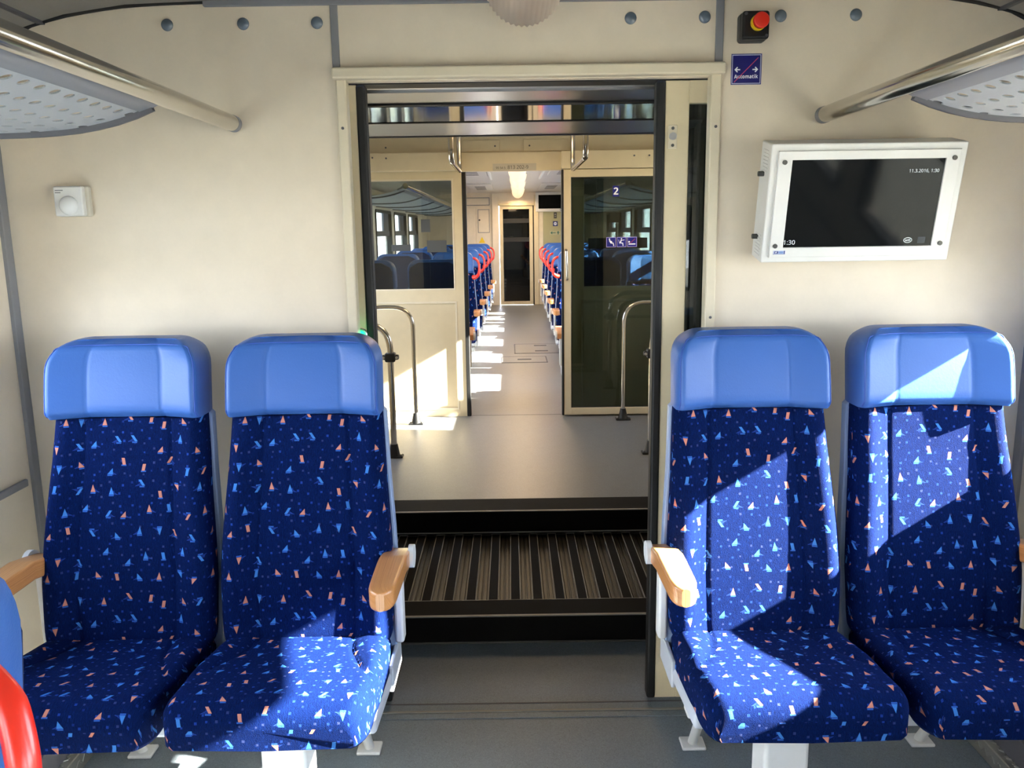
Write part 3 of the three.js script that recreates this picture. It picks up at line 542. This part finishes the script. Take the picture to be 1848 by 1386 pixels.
// ------------------------------------------------------------------ seats
const lean = (y) => -0.208 * (y - 0.415);
const backHalf = (y) => { let w = lerpTable([[0.40, 0.222], [0.47, 0.229], [0.60, 0.233], [0.70, 0.227], [0.85, 0.214], [1.0, 0.205], [1.03, 0.203]], y); const r = 0.045, d = y - 0.405; if (d < r) w -= r - Math.sqrt(Math.max(0, r * r - (r - d) ** 2)); return w; };
const SN = 64;
function backrestGeo() {
  const rings = [], y0 = 0.408, y1 = 1.022;
  const ys = [0, 0.004, 0.01, 0.02, 0.032, 0.046, 0.065, ...Array.from({ length: 17 }, (_, k) => 0.09 + k * 0.0311), 0.595, 0.605, 0.611, 0.614].map((d) => y0 + d);
  for (const y of ys) {
    const t = (y - y0) / (y1 - y0), w = backHalf(y), zc = lean(y) + 0.012 * Math.sin(Math.PI * clamp(t * 1.25, 0, 1));
    const endDrop = 0.022 * ((1 - smooth(0, 0.07, t)) ** 2) + 0.014 * (smooth(0.965, 1, t) ** 2), ring = [];
    for (let i = 0; i <= SN; i++) {
      const s = -1 + 2 * i / SN, a = Math.abs(s);
      let z = zc - endDrop + 0.024 * smooth(0.55, 0.84, a) * (0.6 + 0.4 * smooth(0.0, 0.3, 1 - t)) - 0.036 * clamp((a - 0.84) / 0.16, 0, 1) ** 2.2;
      z -= 0.0045 * Math.exp(-(((a - 0.56) / 0.016) ** 2)) * smooth(0, 0.04, t) * smooth(0, 0.03, 1 - t);
      ring.push([s * w, y, z]);
    }
    ring.push([w * 1.0, y, zc - 0.045], [w * 0.97, y, zc - 0.06], [0, y, zc - 0.062], [-w * 0.97, y, zc - 0.06], [-w * 1.0, y, zc - 0.045]);
    rings.push(ring);
  }
  return loft(rings.map((r) => r.slice()), SN / 2);
}
function cushionGeo() {
  const rings = [];
  const zs = [-0.05, -0.044, -0.03, -0.01, ...Array.from({ length: 16 }, (_, k) => 0.01 + k * 0.0205), 0.335, 0.35, 0.36, 0.37, 0.379, 0.387, 0.394, 0.399, 0.4025, 0.4045, 0.405];
  for (const z of zs.slice().reverse()) {
    const t = clamp(z / 0.4, 0, 1), fr = clamp((z - 0.345) / 0.06, 0, 1), yb = 0.36 - 0.012 * smooth(0.28, 0.33, z), top = 0.447 + 0.008 * smooth(0.05, 0.3, z) - 0.058 * (1 - Math.sqrt(1 - fr * fr)) - 0.02 * (1 - smooth(-0.05, -0.02, z));
    let w = lerpTable([[-0.05, 0.218], [0.05, 0.229], [0.25, 0.233], [0.36, 0.228], [0.405, 0.222]], z); const cr = clamp((z - 0.345) / 0.06, 0, 1); w -= 0.022 * (1 - Math.sqrt(1 - cr * cr * 0.98));
    const sb = 0.57 + 0.40 * Math.pow(t / 0.68, 1.9), fade = smooth(0.0, 0.1, 0.72 - t), ring = [];
    for (let i = 0; i <= SN; i++) {
      const s = 1 - 2 * i / SN, a = Math.abs(s);
      let y = top + 0.010 * smooth(sb, sb + 0.2, a) * fade - 0.03 * clamp((a - 0.86) / 0.14, 0, 1) ** 2.2;
      y -= 0.006 * Math.exp(-(((a - sb) / 0.02) ** 2)) * fade;
      ring.push([s * w, y, z]);
    }
    ring.push([-w, yb + 0.012, z], [-w * 0.97, yb + 0.002, z - 0.004 * fr], [0, yb, z], [w * 0.97, yb + 0.002, z - 0.004 * fr], [w, yb + 0.012, z]);
    rings.push(ring);
  }
  return loft(rings, SN / 2);
}
const HR0 = 1.008, HR1 = 1.206;
const headHalf = (y) => { const r = 0.075, base = 0.2055 - 0.004 * (y - HR0) / (HR1 - HR0), d = HR1 - y; return d < r ? base - (r - Math.sqrt(Math.max(0, r * r - (r - d) ** 2))) * 0.95 : base; };
const headFront = (y, a) => { const t = (y - HR0) / (HR1 - HR0); return lean(y) + 0.016 + 0.006 * Math.sin(Math.PI * t) + 0.030 * clamp(a - 0.5, 0, 0.43) / 0.43 * (1 - 0.5 * smooth(0.7, 1, t)) - 0.0015 * Math.exp(-(((a - 0.5) / 0.014) ** 2)) - 0.014 * clamp((a - 0.93) / 0.07, 0, 1) ** 2 - 0.018 * (1 - smooth(0, 0.12, t)) ** 2 - 0.03 * smooth(0.88, 1, t) ** 2; };
function headrestGeo() {
  const rings = [], ys = [0, 0.004, 0.012, 0.022, 0.04, 0.065, 0.09, 0.115, 0.135, 0.15, 0.16, 0.169, 0.177, 0.184, 0.19, 0.194, 0.1965, 0.198].map((d) => HR0 + d);
  for (const y of ys) {
    const w = headHalf(y), t = (y - HR0) / (HR1 - HR0), ring = [];
    for (let i = 0; i <= SN; i++) { const s = -1 + 2 * i / SN; ring.push([s * w, y, headFront(y, Math.abs(s))]); }
    const b = lean(y) - 0.085 + 0.02 * smooth(0.85, 1, t), w2 = w * 0.985;
    ring.push([w * 1.005, y, b + 0.04], [w2, y, b + 0.008], [w2 * 0.94, y, b], [0, y, b - 0.004], [-w2 * 0.94, y, b], [-w2, y, b + 0.008], [-w * 1.005, y, b + 0.04]);
    rings.push(ring);
  }
  return loft(rings, SN / 2);
}
function pipingGeo() { const pts = []; for (let k = 0; k <= 16; k++) { const y = HR0 + 0.006 + k / 16 * (HR1 - HR0 - 0.024); pts.push([headHalf(y) * 0.975, y, headFront(y, 0.975) + 0.0005]); } const top = HR1 - 0.014; for (let k = 1; k < 8; k++) { const s = 1 - k / 4; pts.push([s * headHalf(top) * 0.975, top + 0.001, headFront(top, Math.abs(s) * 0.975) + 0.0005]); } for (let k = 16; k >= 0; k--) { const y = HR0 + 0.006 + k / 16 * (HR1 - HR0 - 0.024); pts.push([-headHalf(y) * 0.975, y, headFront(y, 0.975) + 0.0005]); } return sweep(pts, 0.0018, 6, 120, false, 0.5); }
function sheared(shape, depth, dz, bevel) { const g = extrude(shape, depth, bevel), p = g.attributes.position; for (let i = 0; i < p.count; i++) p.setZ(i, p.getZ(i) + lean(p.getY(i)) + dz); g.computeVertexNormals(); return g; }
const outline = (grow, y0, y1, r) => { const s = new THREE.Shape(), R = [], n = 24; for (let k = 0; k <= n; k++) { const y = y0 + (y1 - y0) * k / n, d = y1 - y; let w = (y < 1.02 ? backHalf(Math.max(y, 0.47)) : 0.203) + grow; if (d < r) w -= r - Math.sqrt(Math.max(0, r * r - (r - d) ** 2)); R.push([w, y]); } R.forEach(([x, y], i) => i ? s.lineTo(x, y) : s.moveTo(x, y)); R.slice().reverse().forEach(([x, y]) => s.lineTo(-x, y)); s.closePath(); return s; };
const G = {
  back: backrestGeo(), cushion: cushionGeo(), head: headrestGeo(), piping: pipingGeo(),
  shell: sheared(outline(0.006, 0.37, 1.03, 0.03), 0.032, -0.082, 0.004),
  panel: sheared(outline(-0.014, 0.42, 1.188, 0.075), 0.014, -0.1, 0.003),
  pan: rbox(-0.234, 0.234, 0.325, 0.368, -0.06, 0.30, 0.012, 3),
  bracket: rbox(-0.006, 0.006, 0.326, 0.40, -0.1, 0.06, 0.004),
  arm: (() => { const rings = [], L = 0.29; for (const [z, sx, dy, sy] of [[-0.085, 0.92, -0.022, 0.75], [-0.08, 1, -0.02, 0.85], [-0.03, 1, -0.012, 1], [0.015, 1, -0.004, 1], [0.035, 1, 0, 1], [0.07, 1, 0, 1], [0.13, 0.97, 0, 1], [0.19, 0.93, 0, 1], [0.205, 0.9, 0, 1], [0.218, 0.82, -0.001, 1], [0.228, 0.7, -0.002, 0.98], [0.235, 0.5, -0.003, 0.95], [0.239, 0.28, -0.004, 0.9]]) { const w = 0.034 * sx, h = 0.024 * sy, r = 0.008, ring = []; for (const [cx, cy, a0] of [[w - r, h - r, 0], [-w + r, h - r, 90], [-w + r, -h + r, 180], [w - r, -h + r, 270]]) for (let k = 0; k <= 3; k++) { const a = (a0 + k * 30) * D2R; ring.push([cx + r * Math.cos(a), 0.645 + dy + cy + r * Math.sin(a), z]); } rings.push(ring); } return loft(rings, 4); })(),
  pivot: new THREE.CylinderGeometry(0.03, 0.03, 0.014, 20).rotateZ(Math.PI / 2).scale(1, 1, 1.1),
  armStem: rbox(-0.012, 0.012, 0.40, 0.625, -0.075, -0.03, 0.008),
  grip: sweep([[0.195, 0.965, -0.125], [0.225, 0.968, -0.11], [0.252, 0.99, -0.102], [0.264, 1.035, -0.106], [0.262, 1.085, -0.116], [0.248, 1.122, -0.13], [0.22, 1.142, -0.142], [0.188, 1.146, -0.15]], (t) => 0.0125 + 0.011 * Math.pow(clamp(1 - t * 2.4, 0, 1), 1.4), 12, 48),
};
for (const k of ['back', 'cushion', 'head', 'piping', 'shell', 'panel', 'pan', 'bracket', 'grip']) G[k].scale(0.955, 1, 1).translate(0, 0.037, 0);
for (const k of ['cushion', 'pan']) { const p = G[k].attributes.position; for (let i = 0; i < p.count; i++) p.setY(i, p.getY(i) + 0.13 * Math.max(0, p.getZ(i))); }
for (const k of ['arm', 'armStem']) G[k].translate(0, 0.042, -0.012);
for (const k of ['shell', 'panel', 'pan', 'pivot', 'armStem', 'bracket']) { G[k] = boxUV(G[k]); G[k].userData.keep = true; }
G.gripL = G.grip.clone().scale(-1, 1, 1); { const ix = G.gripL.index.array; for (let i = 0; i < ix.length; i += 3) { const t = ix[i]; ix[i] = ix[i + 1]; ix[i + 1] = t; } G.gripL.computeVertexNormals(); G.gripL.userData.keep = true; }
function makeSeat(arms, grip) { // arms: sides with a wooden armrest, grip: side of the red handle (0 none)
  const o = new THREE.Group();
  mesh('cushion', G.cushion, M.fabric, o); mesh('backrest', G.back, M.fabric, o);
  const h = mesh('headrest', G.head, M.leather, o); mesh('piping', G.piping, M.seam, h);
  mesh('back_shell', G.shell, M.shell, o); mesh('back_panel', G.panel, M.navy, o);
  mesh('seat_pan', G.pan, M.frameGrey, o); for (const s of [-1, 1]) mesh('side_bracket', G.bracket, M.frameGrey, o).position.x = s * 0.222;
  for (const s of arms) { const a = mesh('armrest', G.arm, M.wood, o); a.position.x = s * 0.232; mesh('arm_stem', G.armStem, M.white, a); mesh('pivot', G.pivot, M.white, a).position.set(s * 0.036, 0.672, -0.075); }
  if (grip) mesh('grab_handle', grip > 0 ? G.grip : G.gripL, M.red, o);
  return o;
}
const protos = {};
function placeSeat(key, arms, grip, x, y, z, turn, label, group) {
  const first = !protos[key], o = first ? (protos[key] = makeSeat(arms, grip)) : protos[key].clone();
  o.name = numbered('passenger_seat'); o.position.set(x, y, z); o.rotation.y = turn; o.userData = {}; tag(o, label, 'seat', group); scene.add(o); return o;
}
const JZ = -1.975;
const near = [[-0.998, [-1], 'blue patterned seat beside the left wall, below the motion sensor'], [-0.537, [1], 'blue patterned seat left of the gangway door, sun patch on its cushion'], [0.618, [-1], 'blue patterned seat right of the gangway door, below the monitor'], [1.086, [1], 'blue patterned seat in the right corner, sun across its headrest']];
near.forEach(([x, arms, l], i) => placeSeat('near' + arms[0], arms, 0, x, 0, JZ, 0, l, 'seats against the gangway wall'));
function pedestal(x, y, z, s, label, b = 0) { // s: outer side, b: how high the floor stands in the seat's own frame; shared frame of a pair of seats
  const o = thing('seat_pedestal', label, 'seat frame', [x, y + b, z], 'pedestals under the seat pairs'), h = 0.36 - b;
  mesh('post', rbox(-0.052, 0.052, 0.012, h - 0.002, 0.165, 0.265, 0.012, 3), M.white, o);
  mesh('gusset', rbox(-0.05, 0.05, h - 0.04, h - 0.004, 0.125, 0.17, 0.004), M.white, o);
  mesh('base_plate', rbox(-0.08, 0.08, 0, 0.012, 0.14, 0.31, 0.004), M.white, o);
  mesh('cross_beam', rbox(s > 0 ? -0.20 : -0.66, s > 0 ? 0.66 : 0.20, h - 0.04, h, 0.08, 0.13, 0.006), M.white, o);
  mesh('rear_beam', rbox(s > 0 ? -0.20 : -0.66, s > 0 ? 0.66 : 0.20, h - 0.04, h, -0.05, 0.0, 0.006), M.white, o);
  for (const q of [-0.1, 0.57]) { const x1 = s * q; mesh('leg', tube([x1, 0.01, -0.24], [x1, h - 0.03, -0.03], 0.014), M.white, o); mesh('foot', rbox(x1 - 0.035, x1 + 0.035, 0, 0.01, -0.27, -0.21, 0.004), M.white, o); }
}
pedestal(-0.537, 0, JZ, -1, 'white pedestal frame under the two left wall seats');
pedestal(0.618, 0, JZ, 1, 'light grey pedestal frame under the two right wall seats');
placeSeat('gripR', [1], 1, -0.618, 0, -0.44, 0, 'nearest blue seat at the lower left, with a red grab handle', 'seats along the near aisle');
pedestal(-0.618, 0, -0.44, -1, 'pedestal frame under the nearest seats at the lower left');
// far saloon
const rowZ = [-7.85, -9.05, -10.25, -11.45, -12.65];
for (const s of [-1, 1]) {
  const sn = s < 0 ? 'left' : 'right';
  const rx = (z) => 0.03 + 0.0107 * (-z - 5.73);
  for (const [k, a] of [[0, 0.57], [1, 1.05]]) placeSeat(k ? 'plain' : (s < 0 ? 'armIn' : 'armOut'), k ? [] : [s < 0 ? -1 : 1], 0, 0.03 + s * a, FY - 0.15, -6.17, Math.PI, `dark seat back against the partition glass, ${sn} ${k ? 'window' : 'aisle'} side`, 'seats backing onto the partition');
  pedestal(0.03 + s * 0.57, FY - 0.15, -6.35, s, `pedestal under the ${sn} seats backing onto the partition`, 0.15);
  rowZ.forEach((z, r) => {
    for (const [k, a] of [[0, 0.60], [1, 1.08]]) placeSeat(k ? 'plain' : (s < 0 ? 'gripR' : 'gripL'), k ? [] : [-s], k ? 0 : -s, rx(z) + s * a, FY - 0.15, z, 0, `far saloon ${sn} ${k ? 'window seat' : 'aisle seat with red grab handle'}, ${ORD[r]} row facing the vestibule`, `${sn} far saloon seats facing the vestibule`);
    pedestal(rx(z) + s * 0.60, FY - 0.15, z, s, `far saloon ${sn} pedestal under the ${ORD[r]} row facing the vestibule`, 0.15);
  });
}

// ------------------------------------------------------------------ luggage racks
function rackProfile(s) { // from the rod towards the wall
  const P = [[-0.79, 1.789], [-0.83, 1.773], [-0.88, 1.758], [-0.971, 1.742], [-1.108, 1.735], [-1.25, 1.737], [-1.40, 1.748]];
  const c = new THREE.CatmullRomCurve3(P.map(([x, y]) => new THREE.Vector3(s < 0 ? x : 2 * 0.056 - x, y, 0)));
  return { len: c.getLength(), at: (a) => { const t = clamp(a / c.getLength(), 0, 1), p = c.getPointAt(t), d = c.getTangentAt(t); let n = new THREE.Vector3(-d.y, d.x, 0); if (n.y < 0) n.negate(); return [p, n]; } };
}
function rack(s, z0, z1, rodZ0, label, holes, dx = 0, dy = 0) {
  const o = thing('luggage_rack', label, 'luggage rack', [dx, dy, 0]), pr = rackProfile(s), rx = s < 0 ? -0.756 : 0.868, T = 0.003;
  const at = (a, z, h) => { const [p, n] = pr.at(a); return [p.x + n.x * h, p.y + n.y * h, z]; };
  mesh('rod', tube([rx, 1.805, rodZ0 + 0.018], [rx, 1.805, z1], 0.0215, 28), M.steel, o);
  const cap = mesh('end_cap', new THREE.CylinderGeometry(0.0225, 0.0225, 0.022, 28).rotateX(Math.PI / 2), M.greyStrip, o); cap.position.set(rx, 1.805, rodZ0 + 0.008);
  mesh('mount', tube([rx, 1.805, rodZ0], [rx, 1.805, rodZ0 - 0.012], 0.015, 16), M.greyDark, o);
  const strip = []; for (const z of [z0, z1]) { const q = [at(0.028, z, 0.006), at(0.028, z, -0.004), at(0.0, z, -0.006), [rx + s * 0.012, 1.792, z], [rx + s * 0.016, 1.812, z], at(0, z, 0.006)]; strip.push(s < 0 ? q : q.slice().reverse()); }
  mesh('front_rail', boxUV(loft(strip.slice().reverse())), M.greyStrip, o);
  // plate
  const a0 = 0.024, a1 = pr.len, geo = [], pos = [], quad = (A, B, C, D) => pos.push(...A, ...B, ...C, ...A, ...C, ...D);
  if (holes) {
    const p = 0.05, r = 0.011, n = 8, rows = Math.floor((z1 - z0) / p), cols = Math.floor((a1 - a0) / p);
    const dz = (z1 - z0) / rows, da = (a1 - a0) / cols;
    for (let j = 0; j < rows; j++) for (let i = 0; i < cols; i++) {
      const ca = a0 + (i + 0.5) * da, cz = z0 + (j + 0.5) * dz, oz = ((i % 2) ? 0.25 : -0.25) * dz, R = [], S = [];
      for (let k = 0; k < n * 2; k++) { const t = k / (n * 2) * 2 * Math.PI, c = Math.cos(t), q = Math.sin(t), m = 1 / Math.max(Math.abs(c), Math.abs(q)); S.push([ca + c * m * da / 2, cz + q * m * dz / 2]); R.push([ca + c * r, cz + oz + q * r]); }
      for (let k = 0; k < n * 2; k++) { const l = (k + 1) % (n * 2); for (const h of [-T / 2, T / 2]) quad(at(...S[k], h), at(...S[l], h), at(...R[l], h), at(...R[k], h)); quad(at(...R[k], T / 2), at(...R[l], T / 2), at(...R[l], -T / 2), at(...R[k], -T / 2)); }
    }
  } else {
    const nA = 14; for (let i = 0; i < nA; i++) { const a = a0 + (a1 - a0) * i / nA, b = a0 + (a1 - a0) * (i + 1) / nA; for (const h of [-T / 2, T / 2]) quad(at(a, z0, h), at(b, z0, h), at(b, z1, h), at(a, z1, h)); }
  }
  const g = new THREE.BufferGeometry(); g.setAttribute('position', new THREE.Float32BufferAttribute(pos, 3)); g.computeVertexNormals();
  const pm = M.plate.clone(); pm.side = THREE.DoubleSide; mesh('perforated_plate', g, pm, o);
  // end and intermediate brackets following the profile
  const br = (z) => { const rings = []; for (let k = 0; k <= 14; k++) { const a = pr.len * k / 14; rings.push([at(a, z - 0.008, -0.012), at(a, z + 0.008, -0.012), at(a, z + 0.008, 0.014), at(a, z - 0.008, 0.014)]); } mesh('bracket', boxUV(loft(rings)), M.greyDark, o); };
  br(z0); for (let z = z0 + 1.25; z < z1; z += 1.25) br(z);
}
rack(-1, -1.92, 1.6, -2.376, 'perforated luggage rack with steel rod above the left seats', true);
rack(1, -1.92, 1.6, -2.376, 'perforated luggage rack with steel rod above the right seats', true);
rack(-1, -13.9, -6.2, -14.2, 'luggage rack along the left side of the far saloon', false, 0, 0.03);
rack(1, -13.9, -6.2, -14.2, 'luggage rack along the right side of the far saloon', false, 0, 0.03);

// ------------------------------------------------------------------ things on the front wall
{ // monitor
  const o = thing('wall_monitor', 'large white-framed monitor with dark screen tilted above the right seats', 'monitor', [0.945, 1.562, -2.268]); o.rotation.x = 12 * D2R;
  mesh('housing', rbox(-0.257, 0.257, -0.158, 0.158, -0.09, 0, 0.004), M.white, o);
  const fr = rectShape(-0.238, 0.238, -0.142, 0.14); fr.holes.push(rectShape(-0.2015, 0.2015, -0.115, 0.117));
  const bz = mesh('bezel', extrude(fr, 0.008, 0.0015), M.white, o);
  mesh('screen', box(-0.2035, 0.2035, -0.117, 0.119, -0.002, 0.003), M.screen, o);
  const W = 1024, H = 590;
  const scr = printed(W, H, (c) => { c.fillStyle = '#07090b'; c.fillRect(0, 0, W, H); c.fillStyle = '#c9ced2'; c.font = '30px sans-serif'; c.textAlign = 'right'; c.fillText('11.3.2016, 1:30', W - 28, 92); c.textAlign = 'left'; c.font = '44px sans-serif'; c.fillText('1:30', -2, H - 18); c.strokeStyle = '#c9ced2'; c.lineWidth = 4; c.beginPath(); c.ellipse(862, 552, 28, 17, 0, 0, 7); c.stroke(); c.font = 'bold 22px sans-serif'; c.fillText('wifi', 842, 560); c.fillStyle = '#33373b'; c.fillRect(930, 530, 52, 44); }, 0.08);
  scr.specularIntensity = 0.3; scr.emissiveMap = scr.map; scr.emissive = new THREE.Color('#ffffff'); scr.emissiveIntensity = 0.22;
  decal('display', 0.402, 0.2315, scr, o, [0, 0.001, 0.0034]);
  for (const [x, y] of [[-0.222, 0.112], [0.222, 0.118], [-0.224, -0.11], [0.224, -0.108]]) mesh('screw', new THREE.CylinderGeometry(0.0062, 0.0062, 0.004, 14).rotateX(Math.PI / 2).translate(x, y, 0.0095), M.dullAlu, bz);
  decal('logo_sticker', 0.033, 0.0105, printed(128, 40, (c) => { c.fillStyle = '#c8d2ea'; c.fillRect(0, 0, 128, 40); c.fillStyle = '#1c2f76'; c.fillRect(10, 6, 46, 24); c.fillStyle = '#6f8cc2'; c.fillRect(60, 6, 48, 24); c.fillStyle = '#1c2f76'; c.fillRect(112, 2, 12, 30); c.fillRect(0, 34, 128, 4); c.fillStyle = '#fff'; c.font = 'bold 20px sans-serif'; c.fillText('VP', 18, 26); }), o, [-0.211, -0.128, 0.0088]);
  for (let k = 0; k < 7; k++) for (const y of [0.135 - k * 0.009, -0.09 - k * 0.009]) mesh('vent_rib', rbox(-0.2585, -0.2565, y, y + 0.004, -0.065, -0.02, 0.0008, 1), M.white, o);
  mesh('wall_bracket', rbox(-0.2, 0.2, -0.1, 0.1, -0.13, -0.085, 0.004), M.white, o);
  for (const y of [0.075, -0.095]) mesh('bolt', new THREE.CylinderGeometry(0.007, 0.007, 0.016, 10).rotateZ(Math.PI / 2).translate(-0.264, y, -0.05), M.dullAlu, o);
}
{ // motion sensor
  const o = thing('motion_sensor', 'white square motion sensor with a round dome on the left wall panel', 'sensor', [-1.222, 1.603, ZW]);
  mesh('base', rbox(-0.045, 0.045, -0.042, 0.042, 0, 0.022, 0.006), std('#cfcabb', 0.5), o);
  mesh('cover', rbox(-0.043, 0.037, -0.041, 0.041, 0.02, 0.042, 0.005), M.white, o);
  mesh('dome', new THREE.SphereGeometry(0.0265, 28, 14, 0, 2 * Math.PI, 0, Math.PI / 2).scale(1, 0.75, 1).rotateX(Math.PI / 2).translate(-0.002, -0.012, 0.041), phy('#e9ebea', 0.18), o);
  for (const [y, w] of [[0.028, 0.022], [0.022, 0.015]]) mesh('print_line', box(-0.037, -0.037 + w, y, y + 0.0028, 0.0418, 0.0424), M.greyStrip, o);
}
{ // emergency stop
  const o = thing('emergency_button', 'black box with a red mushroom emergency button beside the door header', 'button', [0.664, 2.034, ZW]);
  mesh('back_box', rbox(-0.037, 0.037, -0.037, 0.037, 0, 0.04, 0.01, 3), std('#3a3a3a', 0.5), o);
  mesh('lid', rbox(-0.036, 0.036, -0.036, 0.036, 0.038, 0.062, 0.008, 3), M.black, o);
  mesh('collar', new THREE.CylinderGeometry(0.0205, 0.0205, 0.012, 28).rotateX(Math.PI / 2).translate(0.004, 0.004, 0.066), M.yellow, o);
  mesh('mushroom', new THREE.LatheGeometry([[0, 0], [0.012, 0], [0.012, 0.012], [0.0205, 0.016], [0.0205, 0.026], [0.018, 0.029], [0, 0.03]].map(([a, b]) => new THREE.Vector2(a, b)), 28).rotateX(Math.PI / 2).translate(0.004, 0.004, 0.07), M.red, o);
  for (const [x, y] of [[-0.028, 0.028], [0.028, -0.028]]) mesh('screw', new THREE.CylinderGeometry(0.0042, 0.0042, 0.003, 10).rotateX(Math.PI / 2).translate(x, y, 0.0625), M.greyDark, o);
}
{
  const s = decal('door_sign', 0.084, 0.081, printed(512, 494, (c, w, h) => { c.fillStyle = '#9fa6cc'; c.fillRect(0, 0, w, h); c.fillStyle = '#15166b'; c.fillRect(3, 3, w - 6, h - 6); c.strokeStyle = '#c6c9e2'; c.lineWidth = 12; c.strokeRect(20, 20, w - 40, h - 40); c.strokeStyle = '#fff'; c.fillStyle = '#fff'; c.lineWidth = 20; for (const [x, d] of [[70, 1], [442, -1]]) { c.beginPath(); c.moveTo(x, 252); c.lineTo(x + d * 84, 252); c.moveTo(x + d * 40, 212); c.lineTo(x, 252); c.lineTo(x + d * 40, 292); c.stroke(); } c.font = 'bold 84px sans-serif'; c.textAlign = 'center'; c.fillText('Automatik', w / 2, 392, 400); c.strokeStyle = '#c5486a'; c.lineWidth = 14; c.beginPath(); c.moveTo(56, 452); c.lineTo(452, 62); c.stroke(); }), scene, [0.658, 1.932, ZW + 0.0006]);
  tag(s, 'blue square sign reading Automatik crossed out, below the emergency button', 'sign');
}
// ------------------------------------------------------------------ heating ducts along the side walls
for (const s of [-1, 1]) {
  const o = thing('heating_duct', `low treadplate heating duct at the foot of the ${s < 0 ? 'left' : 'right'} wall`, 'duct', [s < 0 ? XL + 0.004 : XR - 0.004, 0, 0]);
  const X = (a, b) => s < 0 ? [a, b] : [-b, -a];
  mesh('cover', rbox(...X(0, 0.15), 0, 0.13, -2.33, 3.2, 0.006), M.greyDark, o);
  mesh('tread_top', rbox(...X(0.13, 0.175), 0.0, 0.055, -2.32, 3.2, 0.004), M.alu, o);
  const bars = []; for (let k = 0; k < 70; k++) { const z = -2.3 + k * 0.018; bars.push(new THREE.BoxGeometry(0.018, 0.003, 0.004).rotateY((k % 2 ? 1 : -1) * 0.7).translate(s * -0.152, 0.056, z)); bars.push(new THREE.BoxGeometry(0.003, 0.02, 0.004).rotateX((k % 2 ? 1 : -1) * 0.7).translate(s * -0.1755, 0.028, z)); }
  const t = mesh('tread_pattern', bars, M.alu, o); t.userData.kind = 'stuff';
}
scene.traverse((o) => { if (o.isMesh) { o.castShadow = true; o.receiveShadow = true; } });
renderer.render(scene, camera);
